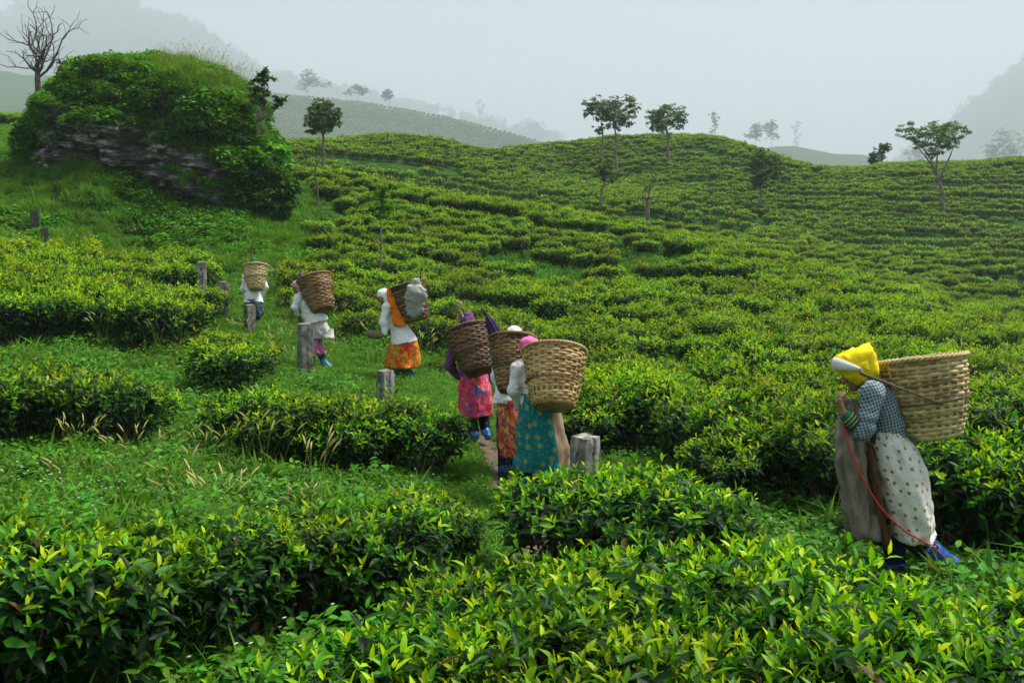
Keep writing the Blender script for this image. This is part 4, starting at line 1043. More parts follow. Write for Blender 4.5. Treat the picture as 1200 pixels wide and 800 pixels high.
# ------------------------------------------------------------------ woven baskets
def basket_mat(name, c1, c2, c3):
    m, n, l, b = mat_new(name)
    a = n.new('ShaderNodeAttribute'); a.attribute_name = 'tone'
    tc = n.new('ShaderNodeTexCoord'); no = n.new('ShaderNodeTexNoise'); no.inputs['Scale'].default_value = 9; no.inputs['Detail'].default_value = 6; l.new(tc.outputs['Object'], no.inputs['Vector'])
    ad = n.new('ShaderNodeMath'); ad.operation = 'MULTIPLY_ADD'; ad.inputs[1].default_value = .9; l.new(no.outputs[0], ad.inputs[0])
    sb = n.new('ShaderNodeMath'); sb.operation = 'SUBTRACT'; l.new(a.outputs['Fac'], sb.inputs[0]); sb.inputs[1].default_value = .45; l.new(sb.outputs[0], ad.inputs[2])
    r = ramp(n, [(.1, c1), (.5, c2), (.9, c3)]); l.new(ad.outputs[0], r.inputs[0]); l.new(r.outputs[0], b.inputs['Base Color'])
    b.inputs['Roughness'].default_value = .55; b.inputs['Specular IOR Level'].default_value = .35
    n2 = n.new('ShaderNodeTexNoise'); n2.inputs['Scale'].default_value = 120; l.new(tc.outputs['Object'], n2.inputs['Vector'])
    bp = n.new('ShaderNodeBump'); bp.inputs['Strength'].default_value = .35; bp.inputs['Distance'].default_value = .003; l.new(n2.outputs[0], bp.inputs['Height']); l.new(bp.outputs[0], b.inputs['Normal'])
    return m
M['bk_pale'] = basket_mat('pale_bamboo', (.16, .10, .035), (.42, .31, .13), (.62, .50, .26))
M['bk_tan'] = basket_mat('tan_bamboo', (.16, .085, .025), (.40, .25, .09), (.60, .43, .20))
M['bk_brown'] = basket_mat('brown_bamboo', (.045, .022, .008), (.19, .10, .035), (.34, .21, .085))
M['bk_dark'] = basket_mat('dark_bamboo', (.022, .012, .006), (.095, .048, .020), (.19, .105, .05))
def basket(D, top, bot, Rt, Rb, mat, label, rows=22, stakes=26, seed=0, slots=(), strap=None, ropemat=None, ropet=.52, sq=2.5):
    r_ = np.random.default_rng(900 + seed)
    T = at(top[0], top[1], D + top[2]); B = at(bot[0], bot[1], D + bot[2])
    Rt = Rt * (D + top[2]) / F_PX; Rb = Rb * (D + bot[2]) / F_PX
    root = new_obj('basket', None, loc=B, label=label, cat='basket', group='tea pickers\' carrying baskets'); root.empty_display_size = .2
    ax = T - B; H = np.linalg.norm(ax); ax /= H
    u = norm(np.cross(ax, [0, 1, 0])); w = np.cross(ax, u)
    def ringp(t, ang, off):
        """point on the wall at height fraction t"""
        e = 2.0 + (sq - 2.0) * (1 - t)
        c, s_ = np.cos(ang), np.sin(ang)
        k = (np.abs(c) ** e + np.abs(s_) ** e) ** (-1 / e)
        base_r = Rb + (Rt - Rb) * (t ** .85) + .012 * np.sin(np.pi * t)
        base_r = base_r * np.where(t < .08, .90 + .10 * np.sqrt(np.clip(t / .08, 0, 1)), 1.0)
        rr_ = base_r * k + off
        return (B - B) + ax * (t * H)[..., None] + u * (rr_ * c)[..., None] + w * (rr_ * s_)[..., None]
    nseg = stakes * 4
    ang = np.arange(nseg) * 2 * np.pi / nseg
    wv = MB()
    tw = np.linspace(.015, .965, rows + 1)
    for q in range(rows):
        if q in slots: continue
        t0, t1 = tw[q], tw[q + 1]; ph = q % 2
        wave = .0065 * np.cos(ang * stakes / 2 * 2 / 2 + np.pi * ph) + .0015 * r_.normal(0, 1, nseg)
        # long strips: each carries its own tone for a stretch of the ring
        tone = np.zeros(nseg); p = r_.integers(0, nseg)
        left = nseg
        while left > 0:
            ln = int(r_.integers(8, 34)); tone[(p + np.arange(ln)) % nseg] = np.clip(r_.normal(.5, .22), .03, .97); p += ln; left -= ln
        jit = (t1 - t0) * .16 * np.sin(ang * r_.integers(1, 4) + r_.uniform(0, 6))
        rings = []
        for f_, o_ in ((.04, -.004), (.25, .0015), (.5, .003), (.75, .0015), (.96, -.004)):
            rings.append(ringp(np.full(nseg, t0 + (t1 - t0) * f_) + jit, ang, wave + o_))
        V = np.concatenate(rings); i, j = np.meshgrid(np.arange(4), np.arange(nseg), indexing='ij')
        a_ = (i * nseg + j).ravel(); b_ = (i * nseg + (j + 1) % nseg).ravel()
        wv.add(V, None, np.stack([a_, b_, b_ + nseg, a_ + nseg], 1), np.tile(tone, 5))
    o = new_obj('weave', wv.mesh('weave', mat), root, kind='stuff')
    sm = MB()
    for q in range(stakes):
        a0 = (q + .5) * 2 * np.pi / stakes; t = np.linspace(0.01, .97, 14)
        dw = .009 + .003 * r_.random()
        off = -.001
        vs_ = [ringp(t, np.full(14, a0 + sgn * dw / (Rb + (Rt - Rb) * t)), np.full(14, off)) for sgn in (-1, 1)]
        V = np.stack(vs_, 1).reshape(-1, 3); i_ = np.arange(13) * 2
        sm.add(V, None, np.stack([i_, i_ + 1, i_ + 3, i_ + 2], 1), np.clip(r_.normal(.62, .12), 0, 1))
    new_obj('stakes', sm.mesh('stakes', mat), root, kind='stuff')
    # inner wall and base
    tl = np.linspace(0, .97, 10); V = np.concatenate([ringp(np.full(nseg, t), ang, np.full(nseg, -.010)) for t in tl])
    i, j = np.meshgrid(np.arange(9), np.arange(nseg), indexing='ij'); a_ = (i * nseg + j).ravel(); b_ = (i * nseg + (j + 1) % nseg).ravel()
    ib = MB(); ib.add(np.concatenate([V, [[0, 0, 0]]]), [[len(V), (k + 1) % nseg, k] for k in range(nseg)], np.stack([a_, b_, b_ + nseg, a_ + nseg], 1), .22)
    new_obj('inner_wall', ib.mesh('inner_wall', mat), root)
    # plaited rim: two strands wound round each other
    rm = MB(); m_ = 160; a2 = np.arange(m_ + 1) * 2 * np.pi / m_
    for k in range(3):
        tw_ = a2 * 17 + k * 2.094
        P_ = ringp(np.full(m_ + 1, .98) + .009 / H * np.sin(tw_), a2, .004 + .009 * np.cos(tw_))
        rm.tube(P_, .0078, 6, cap=False, tone=np.clip(r_.normal(.6, .1), 0, 1))
    new_obj('rim', rm.mesh('rim', mat), root)
    rp = MB(); P_ = ringp(np.full(m_ + 1, ropet) - .05 * np.cos(a2 - 1.0), a2, np.full(m_ + 1, .014))
    rp.tube(P_, .0055, 6, cap=False)
    new_obj('waist_rope', rp.mesh('waist_rope', ropemat or M['rope']), root)
    return root, T, B, ax, u, w, H, Rt, Rb
def tube_obj(name, pts, rad, mat, parent=None, n=8, loc=None, sub=6, wob=0.0, **kw):
    P_ = np.asarray(pts, float); m_ = len(P_)
    # Catmull-Rom through the points
    Q = np.concatenate([2 * P_[:1] - P_[1:2], P_, 2 * P_[-1:] - P_[-2:-1]])
    C = []
    for i_ in range(m_ - 1):
        p0, p1, p2, p3 = Q[i_:i_ + 4]
        for t in np.linspace(0, 1, sub, endpoint=False):
            C.append(.5 * ((2 * p1) + (-p0 + p2) * t + (2 * p0 - 5 * p1 + 4 * p2 - p3) * t * t + (-p0 + 3 * p1 - 3 * p2 + p3) * t ** 3))
    C.append(P_[-1]); C = np.array(C)
    loc = np.asarray(loc if loc is not None else C[0])
    rad = np.interp(np.linspace(0, 1, len(C)), np.linspace(0, 1, np.size(rad)), np.atleast_1d(rad)) if np.size(rad) > 1 else rad
    mb = MB(); mb.tube(C - loc, rad, n)
    return new_obj(name, mb.mesh(name, mat), parent, loc=(0, 0, 0) if parent is not None else loc, **kw)
def umbrella(tip, foot, rad, mat, hook, label, hookmat):
    """rolled umbrella standing in a basket: foot inside, tip outside"""
    tip = np.asarray(tip); foot = np.asarray(foot)
    root = new_obj('umbrella', None, loc=foot, label=label, cat='umbrella', group='umbrellas carried in the baskets'); root.empty_display_size = .1
    d = tip - foot; L_ = np.linalg.norm(d); d = d / L_
    u = norm(np.cross(d, [.2, .9, .1])); w = np.cross(d, u)
    mb = MB(); n_ = 32; a = np.arange(n_) * 2 * np.pi / n_; V = []
    ts = np.linspace(0, 1, 12)
    for t in ts:
        r_ = rad * np.interp(t, [0, .08, .45, .8, 1], [.55, .95, 1, .7, .18]) * (1 + .22 * np.cos(8 * a + t * 3))
        V.append(d * L_ * t + np.cos(a)[:, None] * r_[:, None] * u + np.sin(a)[:, None] * r_[:, None] * w)
    i, j = np.meshgrid(np.arange(11), np.arange(n_), indexing='ij'); a_ = (i * n_ + j).ravel(); b_ = (i * n_ + (j + 1) % n_).ravel()
    mb.add(np.concatenate(V), None, np.stack([a_, b_, b_ + n_, a_ + n_], 1))
    new_obj('canopy', mb.mesh('canopy', mat), root)
    if hook is None:
        tube_obj('ferrule', [tip - foot, tip - foot + d * .05], .006, hookmat, root, loc=(0, 0, 0))
    else:
        tube_obj('handle', [np.asarray(p) - foot for p in hook], .011, hookmat, root, loc=(0, 0, 0))
    return root
# ------------------------------------------------------------------ the tea pickers
# 1: yellow headscarf
D1 = 6.1
J1 = dict(head=(1003, 432, 0), neck=(1023, 455, 0), chest=(1034, 478, 0), pelvis=(1046, 526, 0), hem=(1041, 508, 0),
          shoL=(1022, 461, -.17), elbL=(1012, 505, -.22), wriL=(989, 485, -.19), hanL=(984, 474, -.17),
          shoR=(1024, 461, .17), elbR=(1006, 502, .22), wriR=(989, 484, .05), hanR=(984, 475, .0),
          hipL=(1045, 540, -.09), kneL=(1047, 608, -.05), ankL=(1050, 680, -.04), toeL=(1022, 692, -.04),
          hipR=(1050, 540, .09), kneR=(1061, 625, .07), ankR=(1115, 667, .03), toeR=(1110, 690, .02))
spec1 = dict(scarf_poly=[(977.5, 431), (979, 422), (986, 415.5), (1001, 408), (1019.5, 403), (1020.5, 404), (1024, 420), (1029, 437), (1016, 443), (1003, 451), (990, 442)], scarf_c=(1004, 428),
             fdir=(-1, -.1, 0), hdir=(-.86, -.12, -.5), hup=(-.5, 0, .86), shirt=M['check'], sleeve=0, hemr=.14, boots=M['rubber'], trousers=M['navy'], trl=.75, trw=.052, scarf=M['yellow'], seed=1,
             palmL=(.7, .3, .5), palmR=(.7, -.3, .5), curl=.85, boot=.46, bootL=.16, bootw=1.38, nape=.06, sfold=.006, sf2=.0012,
             scarf_cones=[((0, -.02, .02), (0, -.125, .075), .10, .030), ((0, -.03, 0), (0, -.13, -.06), .09, .035), ((0, .02, .03), (0, .07, .05), .085, .05)],
             lofts=[('skirt', [(1034, 502, 0, 19, .15), (1041, 520, 0, 31, .20), (1049, 550, 0, 32, .22), (1056, 585, 0, 31, .24), (1060, 610, 0, 29, .25), (1062, 624, 0, 28, .25)], M['dots'], dict(pleat=.016, npl=8, wr=.010)),
                    ('skirt_border', [(1011, 513, -.08, 3.0, .13), (1016, 545, -.09, 3.5, .15), (1023, 590, -.10, 4, .16), (1030, 634, -.10, 4, .17)], M['brownband'], dict(pleat=.004))])
p1r, P1, base1 = person(D1, J1, spec1, 'stooped tea picker in yellow headscarf, checked shirt and white spotted wrap skirt', S=.98, h=.0065)
# forearm band with bangles
e_, w_ = P1['elbL'], P1['wriL']
ab = MB(); ab.tube([w_ * 1.0 + e_ * .0 - base1, w_ * .8 + e_ * .2 - base1, w_ * .38 + e_ * .62 - base1], [.034, .040, .045], 20)
ao = new_obj('arm_band', ab.mesh('arm_band', M['green']), p1r)
for q in (.22, .36, .5):
    c_ = w_ * (1 - q) + e_ * q - base1; dr = norm(e_ - w_); bb = MB(); bb.tube([c_ - dr * .003, c_ + dr * .003], [.047, .047], 20)
    new_obj('bangle', bb.mesh('bangle', M['bk_tan']), ao)
b1, T1, B1_, ax1, u1, w1, H1, Rt1, Rb1 = basket(D1, (1079, 418, .05), (1093, 514, -.03), 49.5, 31, M['bk_pale'], 'large pale bamboo basket on the back of the picker in yellow headscarf', rows=18, stakes=26, seed=1, slots=(), ropet=.50)
def rel(px, py, D): return at(px, py, D) - B1_
# head strap: padded band over the forehead, then a rope to the knot on the basket
pad = MB(); hc = P1['head']; Hf1 = frame(spec1['hdir'], spec1['hup'])
aa = np.linspace(-1.4, 1.4, 21); prof = []
bv = norm(Hf1[1] * .72 + Hf1[2] * .70); bw = norm(np.cross(Hf1[0], bv))
for a in aa:
    c_ = hc + (bv * .150 * math.cos(a) + Hf1[0] * .124 * math.sin(a)) * .98
    o_ = norm(bv * math.cos(a) + Hf1[0] * math.sin(a)); hw = .037 * (1 - .78 * (abs(a) / 1.4) ** 2)
    prof.append([c_ + o_ * .003 - bw * hw, c_ + o_ * .007, c_ + o_ * .003 + bw * hw])
V = np.array(prof).reshape(-1, 3) - B1_; k = np.arange(20)[:, None] * 3
Q = np.concatenate([k + np.array([0, 1, 4, 3]), k + np.array([1, 2, 5, 4])])
pad.add(V, None, Q)
so = new_obj('head_strap', pad.mesh('head_strap', M['offwhite']), b1)
mo = so.modifiers.new('thick', 'SOLIDIFY'); mo.thickness = .006
sL = prof[0][1] - B1_; sR = prof[-1][1] - B1_
near, far_ = (sL, sR) if sL[1] < sR[1] else (sR, sL)
kn = rel(1124, 481, 5.97); kn2 = rel(1118, 478, 6.2)
tube_obj('strap_rope', [near, rel(1011, 438, 5.93), rel(1035, 447, 5.87), rel(1060, 457, 5.85), rel(1095, 470, 5.86), kn], [.010, .013, .009, .007, .007, .008], M['rope'], b1, loc=(0, 0, 0))
tube_obj('strap_rope', [far_, rel(1015, 440, 6.30), rel(1045, 452, 6.38), rel(1090, 470, 6.38), kn2], .007, M['rope'], b1, loc=(0, 0, 0))
km = SDF(kn - .06, kn + .06, .005); km.ell(kn, (.026, .024, .024), None, .01); km.ell(kn + np.array([.012, 0, -.018]), (.018, .016, .016), None, .01); km.folds(.006, 60, 60, 60, 3)
new_obj('knot', km.mesh('knot', M['rope'], (0, 0, 0)), b1)
# grey sackcloth hanging from her hand
gr = new_obj('rain_cape', loft([(997, 467, -.10, 4, .03), (997, 476, -.09, 6, .04), (996, 492, -.08, 8, .05), (998, 512, -.12, 11, .07), (1001, 545, -.10, 14, .08), (1007, 590, -.10, 15, .09), (1013, 627, -.10, 14.5, .10)], D1, P1['hanL'], 'rain_cape', M['grey'], pleat=.026, npl=5, seed=5, wr=.042),
             loc=P1['hanL'], label='coarse grey cloth cape hanging from the hand of the yellow-scarfed picker', cat='cape')
new_obj('lining', loft([(1010, 478, -.05, 6, .06), (1016, 500, -.02, 10, .09), (1020, 540, 0, 9, .11), (1023, 590, 0, 10, .12), (1026, 627, 0, 10, .13)], D1, P1['hanL'], 'lining', M['darkgrey'], pleat=.01, npl=4, seed=8), gr)
tube_obj('rope', [at(987, 494, 5.90), at(994, 520, 5.86), at(1010, 558, 5.82), at(1032, 594, 5.79), at(1058, 620, 5.78), at(1080, 633, 5.79), at(1096, 643, 5.90), at(1108, 655, 6.0)], .0055, M['redrope'], label='thin red cord trailing across the white spotted skirt', cat='rope')
# 2: pink headscarf, teal skirt
D2 = 8.9
J2 = dict(head=(620, 409, .26), neck=(624, 426, .22), chest=(628, 444, .18), pelvis=(633, 482, .12), hem=(631, 472, .12),
          shoL=(607, 431, .18), elbL=(602, 457, .10), wriL=(609, 475, .22), hanL=(612, 480, .30),
          shoR=(647, 433, .28), elbR=(658, 458, .30), wriR=(650, 476, .42), hanR=(647, 481, .48),
          hipL=(624, 492, .10), kneL=(618, 537, .10), ankL=(613, 576, .0), toeL=(606, 588, .16),
          hipR=(644, 492, .16), kneR=(640, 535, .28), ankR=(634, 570, .32), toeR=(628, 577, .50))
spec2 = dict(fdir=(-.4, 1, 0), hdir=(-.72, .62, -.35), hup=(-.3, .2, .9), shirt=M['offwhite'], hemr=.16, boots=M['rubber2'], trousers=M['navy'], scarf=M['pink'], seed=2, boot=.4,
             lofts=[('skirt', [(629, 460, .12, 18, .14), (632, 480, .10, 24, .18), (634, 510, .10, 29, .21), (635, 535, .10, 32, .22), (634, 549, .10, 33, .22)], M['teal'], dict(pleat=.018, npl=6)),
                    ],
             scarf_cones=[((.02, -.03, 0), (.05, -.10, -.08), .09, .06)])
p2r, P2, base2 = person(D2, J2, spec2, 'tea picker in pink headscarf, off-white jacket and teal flowered wrap skirt', S=1.0)
def add_basket(D, top, bot, Rt, Rb, mat, label, P, S=1.0, strapmat=None, **kw):
    b, T, B, ax, u, w, H, Rt_, Rb_ = basket(D, top, bot, Rt, Rb, mat, label, ropemat=strapmat, **kw)
    # carrying strap: from the sides of the basket to the forehead
    return b, T, B, H, Rt_
def strap(b, B, P, spec, S, side_pts, mat, r=.007):
    Hf = frame(spec['hdir'], spec.get('hup', (0, 0, 1))); hc = P['head']
    fore = hc + Hf[1] * .112 * S + Hf[2] * .052 * S
    l_ = hc + Hf[0] * -.106 * S + Hf[2] * .03 * S + Hf[1] * .02; r__ = hc + Hf[0] * .106 * S + Hf[2] * .03 * S + Hf[1] * .02
    pts = [side_pts[0], l_, hc + Hf[1] * .085 * S - Hf[0] * .075 * S + Hf[2] * .045 * S, fore, hc + Hf[1] * .085 * S + Hf[0] * .075 * S + Hf[2] * .045 * S, r__, side_pts[1]]
    tube_obj('head_strap', [np.asarray(p) - B for p in pts], r, mat, b, loc=(0, 0, 0))
def basket_sides(T, B, Rt, t=.55):
    c = B + (T - B) * t; ax = norm(T - B)
    u = norm(np.cross(ax, [0, 1, 0])); w = np.cross(ax, u); w = w if w[1] > 0 else -w
    r_ = Rt * .84
    return [c - u * r_ * .92 + w * r_ * .4, c + u * r_ * .92 + w * r_ * .4] if (c - u)[0] < (c + u)[0] else [c + u * r_ * .92 + w * r_ * .4, c - u * r_ * .92 + w * r_ * .4]
def carry(D, top, bot, Rt, Rb, mat, label, P, spec, S, strapmat=None, **kw):
    b, T, B, H, R_ = add_basket(D, top, bot, Rt, Rb, mat, label, P, S, strapmat, **kw)
    sp = basket_sides(T, B, R_)
    Hf = frame(spec['hdir'], spec.get('hup', (0, 0, 1)))
    if (Hf[0] @ (sp[1] - sp[0])) < 0: sp = sp[::-1]
    strap(b, B, P, spec, S, sp, strapmat or M['rope'])
    return b, T, B
b2, T2, B2_ = carry(D2, (650, 411, -.02), (649, 478, -.26), 37, 24, M['bk_tan'], 'golden tan basket with open slots, carried by the picker in the teal skirt', P2, spec2, 1.0, rows=20, stakes=28, seed=2, slots=(4,), ropet=.47)
# 3: white headscarf, between the pink and the purple figures
D3 = 9.75
J3 = dict(head=(602, 395, .34), neck=(601, 410, .30), chest=(600, 428, .24), pelvis=(599, 470, .16), hem=(597, 472, .14),
          shoL=(584, 416, .26), elbL=(582, 442, .22), wriL=(588, 461, .34), hanL=(591, 467, .40),
          shoR=(618, 416, .34), elbR=(622, 440, .34), wriR=(614, 460, .44), hanR=(610, 465, .50),
          hipL=(591, 484, .12), kneL=(592, 522, .12), ankL=(590, 552, .0), toeL=(587, 563, .2),
          hipR=(607, 484, .16), kneR=(606, 520, .3), ankR=(604, 548, .36), toeR=(600, 556, .55))
spec3 = dict(fdir=(-.2, 1, 0), hdir=(-.2, .9, -.35), hup=(0, .3, .9), shirt=M['white'], hemr=.17, boots=M['rubber2'], trousers=M['black'], scarf=M['offwhite'], seed=3,
             lofts=[('skirt', [(598, 466, .14, 14, .14), (599, 490, .12, 16, .17), (599, 515, .12, 16, .18), (599, 531, .12, 15.5, .18)], M['orangefloral'], dict(pleat=.014, npl=8))])
p3r, P3, base3 = person(D3, J3, spec3, 'tea picker in white headscarf, white shirt and orange flowered skirt, hidden by a basket', S=1.0)
b3, T3, B3_ = carry(D3, (601, 396, .0), (600, 460, -.22), 27.5, 15, M['bk_brown'], 'brown basket of the picker in the orange flowered skirt, close behind the teal skirt', P3, spec3, 1.0, rows=20, stakes=24, seed=3)
# 4: purple sleeves, red skirt
D4 = 11.0
J4 = dict(head=(547, 377, .34), neck=(548, 393, .28), chest=(550, 410, .22), pelvis=(556, 446, .12), hem=(555, 440, .12),
          shoL=(533, 401, .24), elbL=(527, 428, .16), wriL=(538, 442, .28), hanL=(543, 447, .34),
          shoR=(567, 402, .30), elbR=(577, 425, .32), wriR=(572, 442, .42), hanR=(569, 447, .48),
          hipL=(549, 456, .10), kneL=(551, 486, .10), ankL=(556, 511, .0), toeL=(554, 521, .18),
          hipR=(564, 456, .14), kneR=(566, 484, .26), ankR=(569, 505, .18), toeR=(572, 511, .06))
spec4 = dict(fdir=(-.25, 1, 0), hdir=(-.3, .9, -.35), hup=(0, .3, .9), shirt=M['purple'], hemr=.15, boots=M['rubber'], trousers=M['black'], scarf=M['purple'], seed=4, boot=.5,
             lofts=[('skirt', [(555, 436, .12, 15, .14), (556, 452, .10, 18, .17), (557, 470, .10, 19.5, .18), (557, 486, .10, 19.5, .18)], M['redfloral'], dict(pleat=.014, npl=7))])
p4r, P4, base4 = person(D4, J4, spec4, 'tea picker with purple sleeves, black leggings and red flowered skirt', S=1.0)
b4, T4, B4_ = carry(D4, (548, 387, .02), (562, 437, -.20), 27, 15.5, M['bk_dark'], 'dark brown basket carried by the picker in the red flowered skirt', P4, spec4, 1.0, rows=18, stakes=24, seed=4)
umbrella(at(545, 371, D4 + .12), at(556, 415, D4 - .02), .085, M['umbrella'], [at(546, 376, D4 + .12), at(541, 368, D4 + .13), at(538, 361, D4 + .13), at(535, 356, D4 + .13), at(537, 353.5, D4 + .13), at(540.5, 356, D4 + .13), at(539.5, 362, D4 + .13)],
         'rolled purple umbrella with a pale cane crook, in the dark brown basket', M['wood'])
umbrella(at(570, 368, D3 - .05), at(592, 416, D3 - .06), .062, M['umbrella'], None, 'rolled dark purple umbrella leaning out of the brown basket, tip up', M['metal'])
umbrella(at(614, 388, D3 + .12), at(606, 430, D3 - .05), .045, M['plum'], [at(614, 390, D3 + .12), at(616, 383, D3 + .12), at(620, 382, D3 + .12), at(621, 388, D3 + .12)], 'rolled magenta umbrella with dark hooked grip, poking above the brown basket', M['metal'])
umbrella(at(671, 410, D2 + .05), at(655, 455, D2 - .12), .035, M['black'], [at(671, 411, D2 + .05), at(673, 401, D2 + .06), at(675, 396, D2 + .07)], 'black umbrella handle sticking out of the golden tan basket', M['metal'])
# 5: white headscarf, batik skirt
D5 = 15.8
J5 = dict(head=(449, 347, .0), neck=(457, 357, .02), chest=(462, 370, .02), pelvis=(473, 397, .0), hem=(473, 401, .0),
          shoL=(453, 359, -.14), elbL=(449, 377, -.18), wriL=(451, 391, -.20), hanL=(446, 394, -.20),
          shoR=(462, 360, .18), elbR=(456, 378, .24), wriR=(450, 390, .05), hanR=(445, 393, .0),
          hipL=(469, 404, -.06), kneL=(463, 426, -.06), ankL=(462, 444, -.04), toeL=(455, 449, .05),
          hipR=(476, 404, .10), kneR=(469, 427, .04), ankR=(482, 441, -.02), toeR=(480, 448, .02))
spec5 = dict(fdir=(-.9, .5, 0), hdir=(-.85, .25, -.4), hup=(-.4, 0, .9), shirt=M['white'], hemr=.215, hemflat=1.0, boots=M['rubber2'], trousers=M['tealpants'], trl=.9, trw=.07, scarf=M['white'], seed=5, boot=.25,
             lofts=[('skirt', [(473, 388, .0, 9, .12), (473, 404, .0, 17.5, .19), (472, 418, .0, 20.5, .21), (471.5, 430, .0, 21, .22)], M['batik'], dict(pleat=.016, npl=7)),
                    ('shawl', [(456, 338, -.08, 2.5, .03), (459, 350, -.12, 4, .03), (463, 366, -.15, 5, .03), (468, 382, -.16, 7, .03)], M['orangecloth'], dict(pleat=.012, npl=4))])
p5r, P5, base5 = person(D5, J5, spec5, 'tea picker in white headscarf, white blouse and red and ochre batik skirt over teal trousers', S=1.0)
b5, T5, B5_ = carry(D5, (476, 333, .05), (489, 376, -.02), 21.5, 14.5, M['bk_dark'], 'worn brown basket with a pale sack tied to its side, above the batik skirt', P5, spec5, 1.0, rows=18, stakes=22, seed=5, strapmat=M['orangestrap'])
sk = at(486, 349, D5 - .30)
s = SDF(sk - .45, sk + .45, .012)
s.cone(at(487, 334, D5 - .20), at(487, 346, D5 - .30), .13, .19, .05, flat=((0, 1, .2), .45)); s.cone(at(487, 346, D5 - .30), at(485, 362, D5 - .27), .19, .17, .05, flat=((0, 1, .2), .45))
s.cone(at(487, 334, D5 - .18), at(489, 328, D5 - .10), .06, .05, .04); s.folds(.030, 6, 6, 9, 6); s.folds(.022, 13, 13, 16, 9)
new_obj('sack', s.mesh('sack', M['sack'], sk), loc=sk, label='crumpled pale plastic sack tied on the side of the worn brown basket', cat='sack')
umbrella(at(493, 324, D5 + .05), at(488, 345, D5 + .0), .05, M['black'], [at(493, 325, D5 + .05), at(492.5, 319, D5 + .05), at(491, 316, D5 + .05)], 'black umbrella grip standing in the worn basket with the pale sack', M['metal'])
bn = at(439, 392, D5 - .12); s = SDF(bn - .2, bn + .2, .009); s.cone(at(435, 391, D5 - .12), at(445, 393, D5 - .16), .075, .06, .03); s.folds(.010, 14, 14, 14, 2)
new_obj('cloth_bundle', s.mesh('cloth_bundle', M['bundle'], bn), loc=bn, label='small grey-brown cloth bundle held by the picker in the batik skirt', cat='bundle')
# 6: pink trousers
D6 = 16.6
J6 = dict(head=(349, 336, .06), neck=(354, 345, .04), chest=(359, 356, .02), pelvis=(370, 381, .0), hem=(371, 377, .0),
          shoL=(349, 349, -.12), elbL=(345, 360, -.16), wriL=(349, 369, .0), hanL=(351, 373, .05),
          shoR=(362, 349, .22), elbR=(360, 362, .28), wriR=(354, 371, .2), hanR=(352, 374, .2),
          hipL=(367, 386, -.06), kneL=(367, 404, -.10), ankL=(365, 422, -.1), toeL=(360, 428, .0),
          hipR=(374, 386, .10), kneR=(372, 404, .04), ankR=(380, 424, .0), toeR=(387, 430, -.04))
spec6 = dict(fdir=(-.8, .7, 0), hdir=(-.8, .4, -.4), hup=(-.4, .1, .9), shirt=M['white'], hemr=.19, hemflat=1.0, boots=M['rubber3'], trousers=M['pinkpants'], trl=.42, trw=.07, scarf=M['palepink'], seed=6, boot=.14,
             lofts=[('apron', [(370, 368, .0, 7, .10), (373, 384, .0, 12, .18), (376, 396, .0, 14, .19)], M['greyapron'], dict(pleat=.02, npl=5))])
p6r, P6, base6 = person(D6, J6, spec6, 'tea picker in white blouse and bright pink trousers stepping past the tall concrete post', S=1.0)
s = SDF(np.minimum(P6['kneR'], P6['kneL']) - .4, np.maximum(P6['ankR'], P6['ankL']) + .3, .008)
for X in 'LR':
    k_, a_ = P6['kne' + X], P6['ank' + X]; s.cone(k_ * .62 + a_ * .38, k_ * .1 + a_ * .9, .068, .056, .02)
new_obj('gaiters', s.mesh('gaiters', M['navy'], base6), p6r)
b6, T6, B6_ = carry(D6, (367.5, 325, .05), (379, 364, -.12), 20, 12.5, M['bk_brown'], 'warm brown basket carried by the picker in pink trousers', P6, spec6, 1.0, rows=18, stakes=22, seed=6)
umbrella(at(352, 319, D6 + .05), at(362, 345, D6 - .02), .05, M['plum'], [at(352, 320, D6 + .05), at(350, 316, D6 + .05), at(349, 313.5, D6 + .05)], 'rolled purple umbrella in the warm brown basket above the pink trousers', M['metal'])
# 7: farthest, green scarf
D7 = 20.0
J7 = dict(head=(297.5, 309, .24), neck=(297, 318, .20), chest=(297, 328, .15), pelvis=(297, 350, .06), hem=(297, 354, .04),
          shoL=(287.5, 324, .15), elbL=(285, 338, .12), wriL=(289, 348, .24), hanL=(290, 351, .28),
          shoR=(307.5, 324, .15), elbR=(311, 337, .12), wriR=(307, 347, .24), hanR=(306, 350, .28),
          hipL=(292, 356, .04), kneL=(292, 368, .04), ankL=(291, 379, -.02), toeL=(290, 383, .12),
          hipR=(302, 356, .04), kneR=(302, 367, .14), ankR=(301, 377, .2), toeR=(301, 380, .34))
spec7 = dict(fdir=(0, 1, 0), hdir=(0, .93, -.3), hup=(0, .3, .9), shirt=M['white'], hemr=.19, boots=M['rubber2'], trousers=M['black'], scarf=M['green'], seed=7,
             lofts=[('skirt', [(297, 350, .04, 9.5, .15), (297, 358, .04, 10.5, .17), (297, 370, .04, 11, .18)], M['darkprint'], dict(pleat=.014, npl=7))])
p7r, P7, base7 = person(D7, J7, spec7, 'leading tea picker in white shirt, dark skirt and green headscarf seen from behind', S=1.0)
b7, T7, B7_ = carry(D7, (299, 311.5, .02), (300, 340, -.14), 14.5, 7.8, M['bk_pale'], 'pale straw basket on the leading picker with the green headscarf', P7, spec7, 1.0, rows=14, stakes=20, seed=7)
umbrella(at(298, 311, D7 + .05), at(299, 330, D7), .05, M['green'], [at(297.5, 312, D7 + .05), at(296, 304, D7 + .05), at(294.5, 298, D7 + .05), at(295.5, 294, D7 + .05), at(299, 294.5, D7 + .05)], 'umbrella with thin hooked handle above the pale straw basket', M['metal'])

